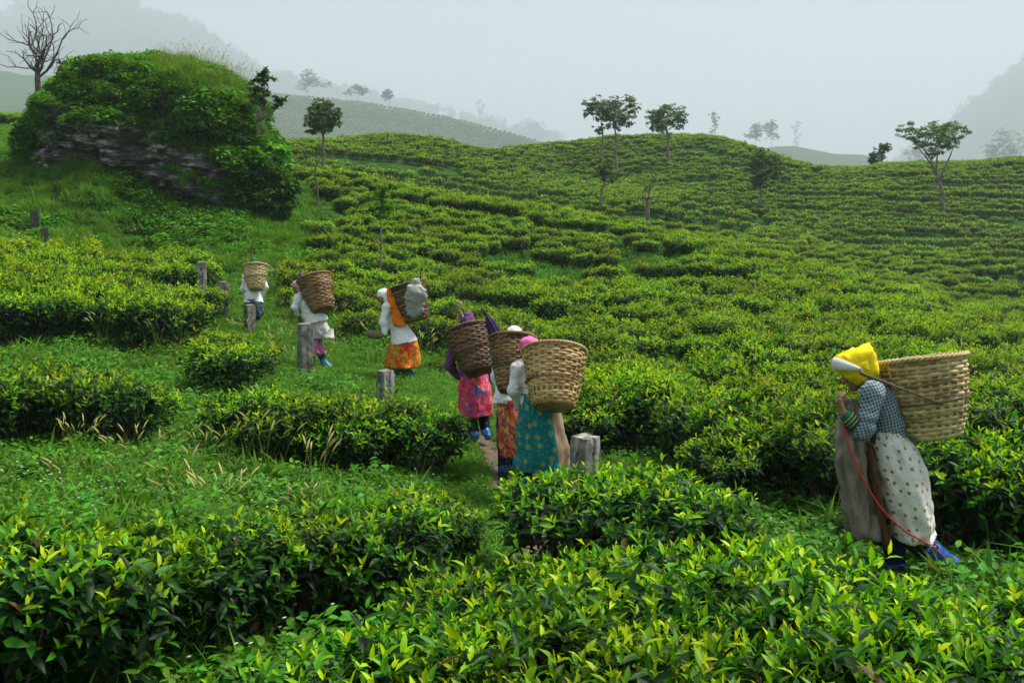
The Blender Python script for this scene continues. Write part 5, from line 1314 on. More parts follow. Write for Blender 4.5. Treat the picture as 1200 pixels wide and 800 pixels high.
# ------------------------------------------------------------------ concrete posts
def concrete(name, paint=0.0):
    m = bark_mat(name, (.065, .06, .052), (.24, .23, .21), 13); n, l = m.node_tree.nodes, m.node_tree.links; b = n['Principled BSDF']
    out = b.inputs['Base Color'].links[0].from_socket
    tc = n.new('ShaderNodeTexCoord'); no = n.new('ShaderNodeTexNoise'); no.inputs['Scale'].default_value = 5; no.inputs['Detail'].default_value = 8
    mp = n.new('ShaderNodeMapping'); mp.inputs['Scale'].default_value = (1, 1, .22); l.new(tc.outputs['Object'], mp.inputs[0]); l.new(mp.outputs[0], no.inputs['Vector'])
    mr = n.new('ShaderNodeMapRange'); mr.inputs[1].default_value = .5; mr.inputs[2].default_value = .66; mr.inputs[4].default_value = .8; l.new(no.outputs[0], mr.inputs[0])
    out = mixc(n, l, mr.outputs[0], out, (.045, .042, .034))
    if paint:
        n2 = n.new('ShaderNodeTexNoise'); n2.inputs['Scale'].default_value = 7; n2.inputs['Detail'].default_value = 8; mp2 = n.new('ShaderNodeMapping'); mp2.inputs['Scale'].default_value = (1.4, 1.4, .4); mp2.inputs['Location'].default_value = (3, 1, 2)
        l.new(tc.outputs['Object'], mp2.inputs[0]); l.new(mp2.outputs[0], n2.inputs['Vector'])
        mr2 = n.new('ShaderNodeMapRange'); mr2.inputs[1].default_value = .58 - paint * .2; mr2.inputs[2].default_value = .62 - paint * .2; mr2.inputs[4].default_value = .85; l.new(n2.outputs[0], mr2.inputs[0])
        out = mixc(n, l, mr2.outputs[0], out, (.38, .38, .36))
    l.new(out, b.inputs['Base Color'])
    return m
M['concrete_dark'] = bark_mat('mossy_concrete', (.02, .022, .014), (.075, .07, .055), 9)
M['concrete'] = concrete('weathered_concrete'); M['concrete_paint'] = concrete('whitewashed_concrete', .02)
def post(px, py_base, D, hgt, w, rot, label, mat, tilt=0.0, slots=True):
    p = at(px, py_base, D); p[2] = float(ground(p[0], p[1])) - .25
    top_z = at(px, py_base - hgt, D)[2]; Hh = top_z - p[2]
    hw = w / 2; bm = bmesh.new()
    # square section with a chamfer and a shallow groove with wire holes on the two visible faces
    prof = []
    c_ = hw * .10; gw = hw * .16; gd = hw * .05
    for q in range(4):
        a = q * math.pi / 2
        for x, y in [(-hw + c_, -hw), (-gw, -hw), (-gw * .8, -hw + gd), (gw * .8, -hw + gd), (gw, -hw), (hw - c_, -hw)]:
            prof.append((x * math.cos(a) - y * math.sin(a), x * math.sin(a) + y * math.cos(a)))
    n_ = len(prof); zs = np.linspace(0, Hh, 14); mb = MB()
    V = []
    for z in zs:
        k = 1.0 if z < Hh - .02 else .93
        for (x, y) in prof:
            V.append((x * k + .006 * vnoise(x * 20, y * 20, z * 9) * 1, y * k + .006 * vnoise(x * 20 + 5, y * 20, z * 9), z + (0 if z < Hh - .02 else .012 * float(vnoise(x * 15, y * 15)))))
    i, j = np.meshgrid(np.arange(13), np.arange(n_), indexing='ij'); a_ = (i * n_ + j).ravel(); b_ = (i * n_ + (j + 1) % n_).ravel()
    V.append((0, 0, Hh)); mb.add(np.array(V), [[13 * n_ + k, 13 * n_ + (k + 1) % n_, 14 * n_] for k in range(n_)], np.stack([a_, b_, b_ + n_, a_ + n_], 1))
    e = new_obj('concrete_post', None, loc=p, label=label, cat='post', group='concrete posts along the footpath'); e.rotation_euler = (tilt, tilt * .6, rot); e.empty_display_size = .2
    new_obj('shaft', mb.mesh('shaft', mat, smooth=False), e)
    for z in np.arange(Hh - .14, .3, -.24):
        for q in range(4):
            a = q * math.pi / 2; hb = MB(); y0 = -hw + gd - .002
            c = np.array([0 * math.cos(a) - y0 * math.sin(a), 0 * math.sin(a) + y0 * math.cos(a), z])
            hb.box(c, .008, .004, .014, rot=a); new_obj('wire_hole', hb.mesh('wire_hole', M['darkgrey'], smooth=False), e)
    return e
post(357, 430, 15.6, 51, .20, .6, 'tall weathered concrete post beside the picker in pink trousers', M['concrete'], tilt=.02)
post(452, 474, 13.2, 40, .18, .75, 'speckled concrete post downhill of the batik skirt', M['concrete_paint'])
post(686, 545, 8.6, 34, .20, .72, 'squat concrete post with a white paint streak beside the teal skirt', M['concrete_paint'])
post(237, 342, 21.5, 35, .19, .3, 'pale concrete post between the tea rows and the leading picker', M['concrete_paint'])
post(262, 354, 20.5, 24, .18, .5, 'short grey concrete post just left of the leading picker', M['concrete'])
post(293, 384, 19.0, 27, .17, .7, 'stubby concrete post directly below the leading picker\'s skirt', M['concrete'])
post(41.5, 264, 28.0, 18, .24, .4, 'dark stump-like concrete post in the grass below the rock outcrop', M['concrete_dark'])
post(53, 284, 26.0, 17, .18, .5, 'small dark concrete post at the upper edge of the tea rows', M['concrete_dark'])
# ------------------------------------------------------------------ footpath
pm, n, l, b = mat_new('trodden_earth')
tc = n.new('ShaderNodeTexCoord'); no = n.new('ShaderNodeTexNoise'); no.inputs['Scale'].default_value = 7; no.inputs['Detail'].default_value = 8; l.new(tc.outputs['Object'], no.inputs['Vector'])
r1 = ramp(n, [(.3, (.045, .028, .016)), (.7, (.14, .092, .055))]); l.new(no.outputs[0], r1.inputs[0]); l.new(r1.outputs[0], b.inputs['Base Color']); b.inputs['Roughness'].default_value = .9
bp = n.new('ShaderNodeBump'); bp.inputs['Distance'].default_value = .03; l.new(no.outputs[0], bp.inputs['Height']); l.new(bp.outputs[0], b.inputs['Normal'])
tt = np.linspace(0, 5.0, 220); C = np.stack([np.interp(tt, np.arange(len(PATH)), PATH[:, k]) for k in (0, 1)], 1)
for _ in range(12): C[1:-1] = .25 * C[:-2] + .5 * C[1:-1] + .25 * C[2:]
Tn = norm(np.gradient(C, axis=0)); Nn = np.stack([-Tn[:, 1], Tn[:, 0]], 1)
V = []
for o_ in (-1, -.5, 0, .5, 1):
    w_ = np.interp(C[:, 1], [8, 11, 13, 14.5], [.25, .24, .17, .06]) + .07 * vnoise(np.arange(220) * .15, np.full(220, o_))
    xy = C + Nn * (o_ * w_)[:, None]; V.append(np.column_stack([xy, ground(xy[:, 0], xy[:, 1]) + .012 - .03 * (1 - abs(o_)) + .02]))
V = np.stack(V, 1).reshape(-1, 3); i, j = np.meshgrid(np.arange(219), np.arange(4), indexing='ij'); a_ = (i * 5 + j).ravel()
new_obj('footpath', mesh_np('footpath', V, None, np.stack([a_, a_ + 1, a_ + 6, a_ + 5], 1), mats=(pm,)), kind='structure')

# ------------------------------------------------------------------ trees
def tree(name, D, trunk, r0, clumps, leaf, label, cat='tree', n_leaf=500, r1=.35, bark=None, group=None, twigs=3, mat=None, seed=0, root=None, stubs=(), tone0=.5, dens=1.0):
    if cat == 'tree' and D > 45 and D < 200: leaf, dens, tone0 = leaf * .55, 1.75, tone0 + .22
    """trunk: pixel polyline from the ground up; clumps: (px, py, dd, half width px, half height px)"""
    r_ = np.random.default_rng(3000 + seed)
    P = np.array([at(p[0], p[1], D + (p[2] if len(p) > 2 else 0)) for p in trunk])
    zg = float(ground(P[0, 0], P[0, 1]))
    base = np.array([P[0, 0], P[0, 1], min(P[0, 2], zg)])
    if root == 'rock': base = P[0].copy()
    P[0] = base
    P = np.concatenate([[base - [0, 0, .3]], P])
    e = new_obj(name, None, loc=base, label=label, cat=cat, group=group); e.empty_display_size = .5
    tm = MB(); m_ = len(P)
    ts = np.linspace(0, m_ - 1, (m_ - 1) * 4 + 1); C = np.stack([np.interp(ts, np.arange(m_), P[:, k]) for k in range(3)], 1)
    for _ in range(2): C[1:-1] = .25 * C[:-2] + .5 * C[1:-1] + .25 * C[2:]
    C += r_.normal(0, r0 * .25, C.shape) * (np.linspace(0, 1, len(C)) > .1)[:, None]
    rad = r0 * np.linspace(1, r1, len(C)); rad[0] *= 1.4
    tm.tube(C - base, rad, 8)
    lv = MB()
    for (px, py, dd, hw, hh) in clumps:
        c = at(px, py, D + dd); R3 = np.array([hw * D / F_PX, hw * D / F_PX * .9, hh * D / F_PX])
        # limb from the trunk to the clump
        dist = np.linalg.norm(C - c, axis=1) + np.where(C[:, 2] > c[2] - .1 * R3[2], 1e3, 0) + np.arange(len(C)) * -.0
        k = int(np.argmin(dist)) if dist.min() < 900 else len(C) // 2
        mid = C[k] * .5 + c * .5 + r_.normal(0, .06, 3) * R3.mean() + np.array([0, 0, .12 * np.linalg.norm(c - C[k])])
        t = np.linspace(0, 1, 7)[:, None]; L_ = (1 - t) ** 2 * C[k] + 2 * t * (1 - t) * mid + t ** 2 * c
        rr_ = max(rad[k] * .55, .012)
        tm.tube(L_ - base, np.linspace(rr_, rr_ * .35, 7), 6, cap=False)
        ends = [c]
        for q in range(twigs):
            s_ = L_[r_.integers(3, 7)]; en = c + norm(r_.normal(0, 1, 3)) * R3 * r_.uniform(.4, .85)
            tm.tube([s_ - base, (s_ + en) / 2 + r_.normal(0, .05, 3) * R3 - base, en - base], [rr_ * .35, rr_ * .22, rr_ * .1], 4, cap=False)
            ends.append(en)
        if n_leaf:
            nn = int(n_leaf * dens * max(.25, hw * hh / 150.0))
            # leaves grouped in sprays so that gaps stay open
            ns = max(6, nn // 20); d_ = norm(r_.normal(0, 1, (ns, 3))); sp = c + d_ * R3 * (r_.uniform(.2, 1.5, ns) ** .7)[:, None]
            w = r_.integers(0, ns, nn); Pp = sp[w] + r_.normal(0, 1, (nn, 3)) * R3 * np.array([.13, .13, .07])
            Dd = norm(r_.normal(0, 1, (nn, 3)) * [1, 1, .55] + (Pp - c) / R3 * .5)
            V, T, Q, kk = leaf_arr(Pp - base, Dd, norm(r_.normal(0, .5, (nn, 3)) + [0, 0, 1]), leaf * r_.uniform(.6, 1.3, nn), leaf * .55, droop=.2, fold=.15, hi=False)
            lv.add(V, T, Q, np.repeat(np.clip(tone0 + r_.normal(0, .2, nn) + r_.normal(0, .12, ns)[w], 0, 1), kk))
    for s_ in stubs:
        pts = np.array([at(p[0], p[1], D + (p[2] if len(p) > 2 else 0)) for p in s_[0]]); tm.tube(pts - base, np.linspace(s_[1], s_[2], len(pts)), 6)
    new_obj('trunk', tm.mesh('trunk', bark or M['bark']), e)
    if lv.n: new_obj('crown', lv.mesh('crown', mat or M['tree'], smooth=False), e)
    return e
GT = 'shade trees on the tea hill'
tree('shade_tree', 97, [(705, 180), (706, 150), (704, 138)], .14, [(697, 122, 0, 11, 8), (705, 130, .5, 10, 8), (692, 131, 0, 7, 6), (703, 151, 0, 6, 5)], .42, 'dark shade tree half hidden behind a paler one on the hill crest', group=GT, seed=1, n_leaf=620, tone0=.15)
tree('shade_tree', 94, [(724, 198), (722, 178), (722, 160), (720, 150)], .17, [(715, 123, 0, 12, 7), (735, 122, 0, 12, 7), (722, 132, -.5, 16, 9), (710, 138, 0, 9, 7), (733, 137, 0, 10, 7), (724, 146, 0, 10, 7)], .42, 'spreading shade tree with thin pale trunk beside the dark one on the hill crest', group=GT, seed=2, n_leaf=620)
tree('shade_tree', 94, [(785, 199), (783, 175), (782, 158), (781, 150)], .17, [(781, 129, 0, 16, 6), (768, 139, 0, 10, 8), (795, 138, 0, 9, 8), (782, 142, -.5, 15, 10), (770, 149, 0, 7, 5)], .42, 'compact flat-topped shade tree with a long bare trunk on the hill crest', group=GT, seed=3, n_leaf=720, tone0=.4)
tree('shade_tree', 62, [(704, 240), (704, 226), (708, 212), (711, 202)], .12, [(711, 193, 0, 8, 5), (705, 202, 0, 7, 6), (714, 208, 0, 7, 6)], .3, 'slender crooked young shade tree with a thin ragged crown on the slope', group=GT, seed=4, n_leaf=620, tone0=.3)
tree('shade_tree', 52, [(758, 268), (759, 250), (759, 236), (761, 228)], .12, [(757, 222, 0, 7, 5), (763, 215, 0, 4, 4)], .2, 'short pollarded shade tree with a thick pale trunk and few leaves', group=GT, seed=5, n_leaf=260, stubs=[([(759, 236), (754, 230), (752, 224)], .06, .03), ([(760, 232), (764, 226)], .05, .02)], r1=.7)
tree('shade_tree', 75, [(891, 241), (891, 228), (893, 214), (895, 200)], .15, [(895, 184, 0, 11, 7), (885, 193, 0, 10, 8), (904, 192, 0, 10, 8), (893, 203, -.5, 14, 9), (888, 213, 0, 9, 6), (905, 205, 0, 7, 7)], .34, 'bushy dark green shade tree standing alone in the middle of the rows', group=GT, seed=6, n_leaf=700, tone0=.3)
tree('shade_tree', 76, [(1105, 245), (1104, 228), (1101, 212), (1095, 198), (1091, 188)], .19, [(1062, 153, .8, 14, 6), (1075, 160, .4, 12, 6), (1090, 152, 0, 16, 6), (1110, 149, 0, 16, 6), (1124, 155, 0, 10, 6), (1100, 161, -.5, 20, 7), (1118, 166, 0, 10, 6), (1078, 170, 0, 11, 6), (1098, 174, 0, 14, 6)], .38,
     'wide umbrella-crowned shade tree with forked trunk on the lower hill', group=GT, seed=7, n_leaf=420, stubs=[([(1101, 212), (1106, 198), (1113, 184), (1118, 170)], .09, .03), ([(1095, 198), (1085, 184), (1075, 172)], .08, .03), ([(1097, 202), (1098, 186), (1100, 168)], .08, .03)])
tree('shade_tree', 112, [(1034, 193), (1034, 186)], .14, [(1034, 175, 0, 7, 6), (1031, 181, 0, 6, 5), (1037, 172, 0, 4, 4)], .42, 'small round tree on the ridge beside the wide umbrella-crowned tree', group=GT, seed=8, n_leaf=1000, tone0=.25)
tree('shrub', 112, [(1024, 194), (1024, 188)], .10, [(1024, 187, 0, 3.5, 5)], .4, 'small dark shrub on the ridge next to the small round tree', cat='shrub', seed=9, n_leaf=1600, tone0=.1)
tree('shade_tree', 63, [(379, 186), (379, 172), (378, 158), (378, 150)], .13, [(378, 124, 0, 10, 7), (368, 135, 0, 9, 9), (388, 134, 0, 9, 9), (378, 139, -.4, 15, 10), (366, 147, 0, 7, 6), (390, 146, 0, 7, 6), (378, 150, 0, 10, 6)], .34, 'round-crowned shade tree with a thin trunk behind the rock outcrop', group=GT, seed=10, n_leaf=620, tone0=.3)
tree('sapling', 36, [(372, 244), (372, 222), (369, 205), (371, 190)], .055, [(365, 182, 0, 10, 4), (380, 180, 0, 9, 4), (372, 173, 0, 7, 4)], .13, 'sparse thin sapling just right of the rock outcrop', cat='sapling', seed=11, n_leaf=170, bark=M['deadbark'])
tree('sapling', 27.5, [(444, 300), (447, 282), (447, 266), (444, 252), (446, 240)], .035, [(440, 236, 0, 10, 9), (452, 230, 0, 9, 9), (446, 246, 0, 13, 9), (444, 222, 0, 6, 6), (455, 243, 0, 7, 6)], .11, 'young feathery sapling rising from the tea rows on the slope', cat='sapling', seed=12, n_leaf=260, mat=M['weed'], tone0=.45)
tree('broken_tree', 32.5, [(297, 186), (299, 165), (301, 150), (305, 140), (307, 130)], .075, [(305, 92, 0, 6, 7), (314, 97, 0, 6, 6), (301, 104, 0, 6, 5), (310, 107, 0, 7, 5), (299, 118, 0, 5, 5), (306, 116, 0, 5, 5), (329, 115, 0, 6, 5), (326, 123, 0, 5, 4), (312, 86, 0, 4, 5)], .15,
     'half-bare crooked tree with clumps of dark leaves beside the rock', seed=13, n_leaf=330, bark=M['bark'], tone0=.3, stubs=[([(303, 144), (301, 134), (300, 126)], .045, .03), ([(304, 142), (312, 135), (320, 131), (327, 124), (331, 118)], .05, .012), ([(306, 132), (309, 118), (308, 105), (309, 90)], .04, .012)])
# bare dead tree behind the rock
def dead_tree():
    r_ = np.random.default_rng(77); D = 37.0
    P = [at(46, 118, D), at(44, 95, D), at(44, 82, D)]; base = P[0].copy(); base[2] = float(ground(base[0], base[1]))
    e = new_obj('dead_tree', None, loc=base, label='bare dead tree with fanned branches behind the rock outcrop', cat='tree'); mb = MB()
    mb.tube([base - base, P[0] - base, P[1] - base, P[2] - base], [.16, .12, .10, .09], 8)
    def br(p, d, L_, r, dep):
        pts = [p]; dd = d.copy()
        for q in range(4):
            dd = norm(dd + r_.normal(0, .24, 3) + np.array([0, 0, .03])); pts.append(pts[-1] + dd * L_ / 4)
        mb.tube(np.array(pts) - base, np.linspace(r, r * .5, 5), 5, cap=False)
        if dep:
            for q in range(4 if dep > 1 else 3):
                k = r_.integers(1, 5); nd = norm(dd + r_.normal(0, .8, 3) * [1, .8, .7]); br(pts[k], nd, L_ * r_.uniform(.5, .72), r * .5, dep - 1)
    for (px, py) in [(14, 40), (28, 28), (40, 20), (54, 24), (72, 32), (80, 42), (16, 68), (62, 44)]:
        tgt = at(px, py, D + r_.normal(0, .5)); st = P[1] + (P[2] - P[1]) * r_.uniform(0, 1); v = tgt - st
        br(st, norm(v), np.linalg.norm(v) * .78, .05, 2)
    new_obj('trunk', mb.mesh('trunk', M['deadbark']), e)
dead_tree()
def far_base(px, D):
    x = (px - 600) / F_PX * D
    return x, D, float(ground(x, D))
def mist_tree(px, D, py_top, w_px, label, seed, shape=0):
    """tree in the mist: stands on the ground at D, its top seen at py_top"""
    x, y, z = far_base(px, D); r_ = np.random.default_rng(seed)
    py0 = float(project(np.array([x, y, z]))[1]); H_ = py0 - py_top; hw = w_px / 2; hc_ = min(H_ * .5, w_px * (1.0 if shape == 0 else 2.2))
    if shape == 0:   # broad crown
        cl = [(px + r_.normal(0, hw * .45), py_top + hc_ * r_.uniform(.12, .9), 0, hw * .45, hc_ * .22) for _ in range(8)]
    else:            # tall and thin
        cl = [(px + r_.normal(0, hw * .35), py_top + hc_ * f_, 0, hw * .5, hc_ * .10) for f_ in (.08, .22, .38, .55, .75, .95)]
    leaf = 1.3 * D / F_PX
    tree('misty_tree', D, [(px, py0), (px + r_.normal(0, 1), py0 - H_ * .35), (px, py_top + hc_ * .8)], .5 * D / F_PX, cl, leaf, label, group='trees fading into the mist', seed=seed, n_leaf=1500 if shape == 0 else 900, tone0=.3, twigs=2)
mist_tree(838, 1000, 132, 13, 'thin airy tree fading in the mist above the hill crest', 41, 1)
mist_tree(885, 1170, 141, 21, 'rounder of two misty trees standing together beyond the crest', 42)
mist_tree(905, 1180, 143, 20, 'flatter of two misty trees standing together beyond the crest', 43)
mist_tree(932, 2700, 142, 14, 'faint tall tree in thick mist beside the pair of misty trees', 44, 1)
mist_tree(630, 2900, 130, 36, 'very faint broad tree in the mist left of the hill crest', 45)
mist_tree(1078, 1120, 174, 34, 'low misty thicket behind the wide umbrella-crowned tree', 46)
mist_tree(1186, 1050, 152, 34, 'misty broad tree at the foot of the dim hillside', 47)
mist_tree(1163, 1080, 166, 24, 'misty low tree at the foot of the dim hillside', 48)
mist_tree(360, 1170, 84, 36, 'misty tree with drooping crown on the dim ridge', 49)
mist_tree(420, 1150, 99, 22, 'small misty tree on the falling dim ridge', 50)
mist_tree(455, 1150, 105, 18, 'smaller misty tree further down the dim ridge', 51)
mist_tree(563, 2900, 117, 14, 'faint narrow tree in the mist over the dim ridge end', 52, 1)
# far-off woods that read as one mass
wsrc = []
for k in range(4):
    r_ = np.random.default_rng(600 + k); mb = MB(); nn = 420
    c_ = r_.normal(0, 1, (9, 3)) * [2.2, 2.2, 1.6] + [0, 0, 7]; w = r_.integers(0, 9, nn); P_ = c_[w] + r_.normal(0, 1.0, (nn, 3))
    V, T, Q, kk = leaf_arr(P_, norm(r_.normal(0, 1, (nn, 3))), norm(r_.normal(0, 1, (nn, 3))), 1.1, .7, hi=False); mb.add(V, T, Q, np.repeat(r_.uniform(0, .6, nn), kk))
    mb.tube([(0, 0, -.5), (.1, 0, 3.5), (0, .2, 7)], [.35, .25, .12], 5)
    wsrc.append(src('wood_source', mb.mesh('wood_source', M['tree'], smooth=False)))
def wood(name, ridge_i, n_, dep, label, u0, u1, sc):
    pts, a, b = RIDGES[ridge_i]; P = np.array([at(p[0], p[1], p[2] * RF[ridge_i]) for p in pts]); pu = P[:, 0] / P[:, 1]
    u = rng.uniform(u0, u1, n_); yc = np.interp(u, pu, P[:, 1]) + rng.uniform(-dep, 3, n_) ; x = u * yc; z = ground(x, yc)
    scatter(name, np.column_stack([x, yc, z - .3]), np.column_stack([np.zeros(n_), np.zeros(n_), rng.uniform(0, 6.28, n_)]), rng.uniform(sc * .6, sc * 1.3, n_), rng.integers(0, 4, n_), wsrc, label, 'wood')
wood('far_wood', 3, 3000, 480, 'dark woods on the mountainside lost in thick mist', -.52, .05, 4.2)
wood('hillside_wood', 2, 2000, 420, 'dim woods on the misty hillside', .38, .60, 3.8)

# ------------------------------------------------------------------ rock outcrop
rk = at(195, 255, 34.0)
def rp(px, py, D): return at(px, py, D)
s = SDF(rk + np.array([-6.6, -5.0, -2.5]), rk + np.array([6.4, 6.2, 7.0]), .085)
s.ell(rp(168, 160, 34.8), (3.4, 3.2, 2.3), None, .5); s.ell(rp(112, 165, 34.6), (1.6, 2.4, 1.9), None, .6); s.ell(rp(235, 168, 34.2), (2.3, 2.6, 2.35), None, .6); s.ell(rp(262, 215, 33.6), (1.9, 2.2, 1.6), None, .5)
s.ell(rp(180, 122, 35.0), (2.2, 2.2, 1.3), None, .6); s.ell(rp(105, 135, 35.0), (1.3, 1.6, 1.0), None, .6); s.cone(rp(90, 210, 34.5), rp(300, 258, 34.0), 1.3, 1.3, .6)
s.ell(rp(215, 258, 31.2), (1.7, 1.6, .75), None, .3, op='s'); s.ell(rp(120, 232, 31.0), (2.2, 1.3, .6), None, .3, op='s')
i, j, k = np.where(np.abs(s.f) < .7)
x, y, z = s.ax[0][i], s.ax[1][j], s.ax[2][k]
st = z + .20 * x - .15 * y
st = st + .22 * fbm(x * .35, y * .35, z * .35, 2, 21)
def hs(a_, b_, c_, sd): return _hash(np.floor(a_), np.floor(b_), np.floor(c_), sd) - .5
l1 = np.floor(st * 1.9); l2 = np.floor(st * 5.2 + .3 * vnoise(x * .8, y * .8, 0, 23))
step = .62 * hs(x * .33 + l1 * .37, y * .33 + l1 * .71, l1, 25) + .30 * hs(x * .7 + l2 * .31, y * .7 + l2 * .57, l2, 27) + .10 * hs(x * 1.9 + l2 * .4, y * 1.9, l2, 29)
s.f[i, j, k] += (step * .62 + .12 * fbm(x * 1.6, y * 1.6, z * 2.4, 3, 30)).astype(np.float32)
rkm, n, l, b = mat_new('schist_rock')
tc = n.new('ShaderNodeTexCoord'); mp = n.new('ShaderNodeMapping'); mp.inputs['Rotation'].default_value = (.12, .22, 0); mp.inputs['Scale'].default_value = (1.6, 1.6, 5.0); l.new(tc.outputs['Object'], mp.inputs[0])
n1 = n.new('ShaderNodeTexNoise'); n1.inputs['Scale'].default_value = 1.5; n1.inputs['Detail'].default_value = 10; n1.inputs['Roughness'].default_value = .65; l.new(mp.outputs[0], n1.inputs['Vector'])
n2 = n.new('ShaderNodeTexNoise'); n2.inputs['Scale'].default_value = 1.3; n2.inputs['Detail'].default_value = 5; l.new(tc.outputs['Object'], n2.inputs['Vector'])
r1 = ramp(n, [(.40, (.012, .011, .010)), (.48, (.085, .075, .065)), (.54, (.20, .185, .17)), (.62, (.50, .49, .47))]); l.new(n1.outputs[0], r1.inputs[0])
r2 = ramp(n, [(.38, (.3, .28, .25)), (.62, (1, 1, 1))]); l.new(n2.outputs[0], r2.inputs[0])
vc = n.new('ShaderNodeTexVoronoi'); vc.feature = 'DISTANCE_TO_EDGE'; vc.inputs['Scale'].default_value = 1.6; mpv = n.new('ShaderNodeMapping'); mpv.inputs['Scale'].default_value = (.55, .55, 3.6); mpv.inputs['Rotation'].default_value = (.12, .22, 0); l.new(tc.outputs['Object'], mpv.inputs[0]); l.new(mpv.outputs[0], vc.inputs['Vector'])
rc = ramp(n, [(.0, (.25, .23, .21)), (.10, (1, 1, 1))]); l.new(vc.outputs['Distance'], rc.inputs[0])
mc = n.new('ShaderNodeMix'); mc.data_type = 'RGBA'; mc.blend_type = 'MULTIPLY'; mc.inputs[0].default_value = 1; l.new(r1.outputs[0], mc.inputs[6]); l.new(rc.outputs[0], mc.inputs[7]); r1 = mc
mm = n.new('ShaderNodeMix'); mm.data_type = 'RGBA'; mm.blend_type = 'MULTIPLY'; mm.inputs[0].default_value = 1; l.new(r1.outputs[2], mm.inputs[6]); l.new(r2.outputs[0], mm.inputs[7]); l.new(mm.outputs[2], b.inputs['Base Color'])
b.inputs['Roughness'].default_value = .7; bp = n.new('ShaderNodeBump'); bp.inputs['Distance'].default_value = .06; l.new(n1.outputs[0], bp.inputs['Height']); l.new(bp.outputs[0], b.inputs['Normal'])
n3 = n.new('ShaderNodeTexNoise'); n3.inputs['Scale'].default_value = 7; n3.inputs['Detail'].default_value = 8; n3.inputs['Roughness'].default_value = .7; l.new(tc.outputs['Object'], n3.inputs['Vector'])
bp2 = n.new('ShaderNodeBump'); bp2.inputs['Distance'].default_value = .05; l.new(n3.outputs[0], bp2.inputs['Height']); l.new(bp.outputs[0], bp2.inputs['Normal']); l.new(bp2.outputs[0], b.inputs['Normal'])
rme = s.mesh('rock_outcrop', rkm, rk); rme.polygons.foreach_set('use_smooth', np.zeros(len(rme.polygons), bool))
rock = new_obj('rock_outcrop', rme, loc=rk, label='layered grey rock outcrop with an overhang, overgrown with grass and ferns', cat='rock')
nf = len(rme.polygons); ctr = np.empty(nf * 3, np.float32); nrm = np.empty(nf * 3, np.float32); ar = np.empty(nf, np.float32)
rme.polygons.foreach_get('center', ctr); rme.polygons.foreach_get('normal', nrm); rme.polygons.foreach_get('area', ar)
ctr = ctr.reshape(-1, 3) + rk; nrm = nrm.reshape(-1, 3)
pick = rng.choice(nf, 12000, p=ar / ar.sum()); pc, pn = ctr[pick], nrm[pick]
nz = vnoise(pc[:, 0] * .8, pc[:, 1] * .8, pc[:, 2] * .8, 33)
gz = ground(pc[:, 0], pc[:, 1]); up = pc[:, 2] - gz
okv = (pn[:, 2] + .35 * nz > .45 - .95 * np.clip(up - 1.25 - .35 * vnoise(pc[:, 0] * .5, pc[:, 1] * .5, s=66) + .25 * np.clip(rk[0] - 1.0 - pc[:, 0], 0, 3), -1, 1.1)) & (up > .1)
# ledges of bare rock near the summit
bare = (np.abs(vnoise(pc[:, 0] * .45 + 9, pc[:, 1] * .45, pc[:, 2] * 1.6, 35)) > .66) & (pc[:, 0] > rk[0] + .3)
okv &= ~bare
pc, pn, up = pc[okv], pn[okv], up[okv]
RS = [src('r', herb(201 + k, 110, .34, .36, .13, .6, .42, hi=False).mesh('herb_source', M['weed'])) for k in range(2)]             # broad leaves
RS += [src('r', herb(211 + k, 240, .30, .20, .055, .5, .35, hi=False).mesh('herb_source', M['weed'])) for k in range(2)]            # fine leaves
RS += [src('r', grass(221 + k, 60, .22, .62, .008, tone0=.38, lean=.7).mesh('grass_source', M['grass'])) for k in range(2)]            # tall grass
RS += [src('r', grass(231 + k, 40, .22, .62, .007, tone0=.55, heads=7, lean=.7).mesh('grass_source', M['grass'])) for k in range(2)]  # plume grass
idx = np.where(up + 1.2 * vnoise(pc[:, 0] * .7, pc[:, 1] * .7, s=51) > 3.6, rng.choice([2, 3, 4, 5, 6, 7], len(pc), p=[.16, .16, .20, .20, .14, .14]), rng.choice([0, 1, 2, 3, 4, 5], len(pc), p=[.26, .26, .17, .17, .07, .07]))
tilt = np.clip(1 - pn[:, 2], 0, 1) * .7
rot = np.stack([-pn[:, 1] * tilt, pn[:, 0] * tilt, rng.uniform(0, 6.28, len(pc))], 1)
print('rock plants', len(pc))
scatter('rock_vegetation', pc - pn * .05, rot, rng.uniform(.5, 1.0, len(pc)) * np.where(idx > 3, .85, 1.0) * (1.05 + .65 * vnoise(pc[:, 0] * .9, pc[:, 1] * .9, pc[:, 2] * .9, 44)), idx, RS, 'grass, ferns and creepers growing over the rock outcrop', 'vegetation')
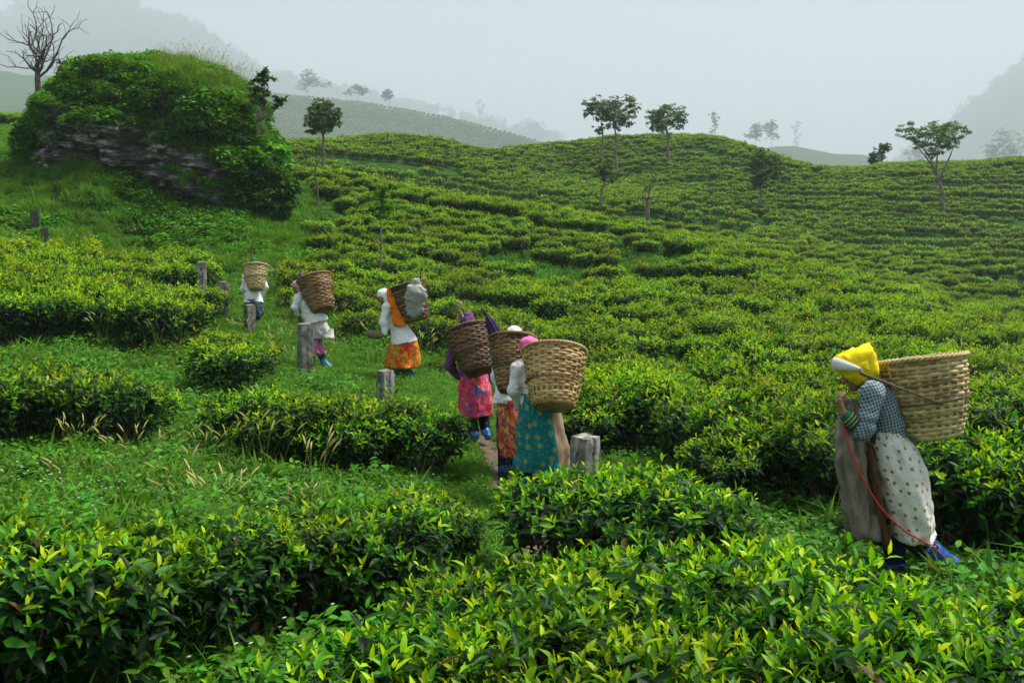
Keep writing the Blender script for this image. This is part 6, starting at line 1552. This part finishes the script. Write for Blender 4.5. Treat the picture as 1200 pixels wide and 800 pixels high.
# rough growth at the foot of the rock
n_ = 2600; gx = rk[0] + rng.uniform(-7.5, 6.5, n_); gy = rng.uniform(26.5, 33.0, n_); gz = ground(gx, gy)
keep = (path_dist(gx, gy) > .5) & np.array([not near_bush(a, b_) for a, b_ in zip(gx, gy)]); gx, gy, gz = gx[keep], gy[keep], gz[keep]
scatter('rough_growth', np.column_stack([gx, gy, gz - .02]), np.column_stack([rng.normal(0, .1, len(gx)), rng.normal(0, .1, len(gx)), rng.uniform(0, 6.28, len(gx))]), rng.uniform(.45, .95, len(gx)) * (1 + .4 * vnoise(gx * .8, gy * .8, s=47)), np.where(vnoise(gx * .6, gy * .6, s=48) > 0, rng.choice([0, 1, 2, 3], len(gx)), rng.choice([2, 3, 4, 5], len(gx))), RS, 'rank grass and weeds at the foot of the rock outcrop', 'vegetation')
tree('shrub', 32.0, [(312, 262), (312, 245), (312, 230)], .06, [(312, 200, 0, 18, 12), (325, 215, 0, 16, 14), (300, 216, 0, 16, 14), (318, 235, 0, 20, 14), (335, 236, .2, 14, 13), (296, 238, 0, 14, 12), (280, 222, -.3, 14, 12), (285, 200, -.2, 13, 12), (338, 222, .2, 10, 10)], .17, 'dense dark shrub against the right end of the rock outcrop', cat='shrub', seed=61, n_leaf=560, mat=M['weed'], tone0=.22)
tree('shrub', 33.0, [(318, 215), (318, 195), (319, 185)], .05, [(318, 176, 0, 12, 8), (328, 186, 0, 9, 8), (310, 188, 0, 9, 8)], .26, 'broad-leaved plant on the shoulder of the rock outcrop', cat='shrub', seed=62, n_leaf=260, mat=M['weed'], tone0=.6)
tree('shrub', 33.0, [(32, 205), (32, 185), (32, 170)], .05, [(30, 150, 0, 12, 12), (40, 165, 0, 12, 14), (26, 172, 0, 12, 14), (42, 185, 0, 12, 10)], .16, 'leafy shrub against the left end of the rock outcrop', cat='shrub', seed=63, n_leaf=560, mat=M['weed'], tone0=.35)
tree('sapling', 34.5, [(76, 100), (76, 88), (77, 80)], .03, [(78, 74, 0, 5, 4), (74, 80, 0, 4, 3), (80, 82, 0, 4, 3)], .14, 'tiny leafy sapling on top of the rock outcrop', cat='sapling', seed=64, n_leaf=420, tone0=.2)

for k, (px, py, D, hw, hh, tn, lb) in enumerate([(120, 86, 34.2, 14, 9, .35, 'rounded leafy shrub on the left shoulder of the rock outcrop'), (215, 74, 34.6, 11, 8, .5, 'light green bush on the summit of the rock outcrop'),
        (262, 98, 33.8, 13, 11, .12, 'dark bush at the right brow of the rock outcrop'), (158, 70, 35.0, 9, 8, .6, 'pale bushy tuft on top of the rock outcrop'), (285, 148, 32.6, 12, 16, .3, 'hanging creeper bush down the right flank of the rock outcrop')]):
    tree('shrub', D, [(px, py + hh * 1.6), (px, py + hh * .6), (px, py)], .03, [(px, py, 0, hw * .7, hh * .7), (px - hw * .5, py + hh * .5, -.1, hw * .55, hh * .6), (px + hw * .5, py + hh * .45, .1, hw * .55, hh * .6), (px, py + hh * .8, -.3, hw * .8, hh * .6)], .15, lb, cat='shrub', seed=80 + k, n_leaf=420, mat=M['weed'], tone0=tn, root='rock')
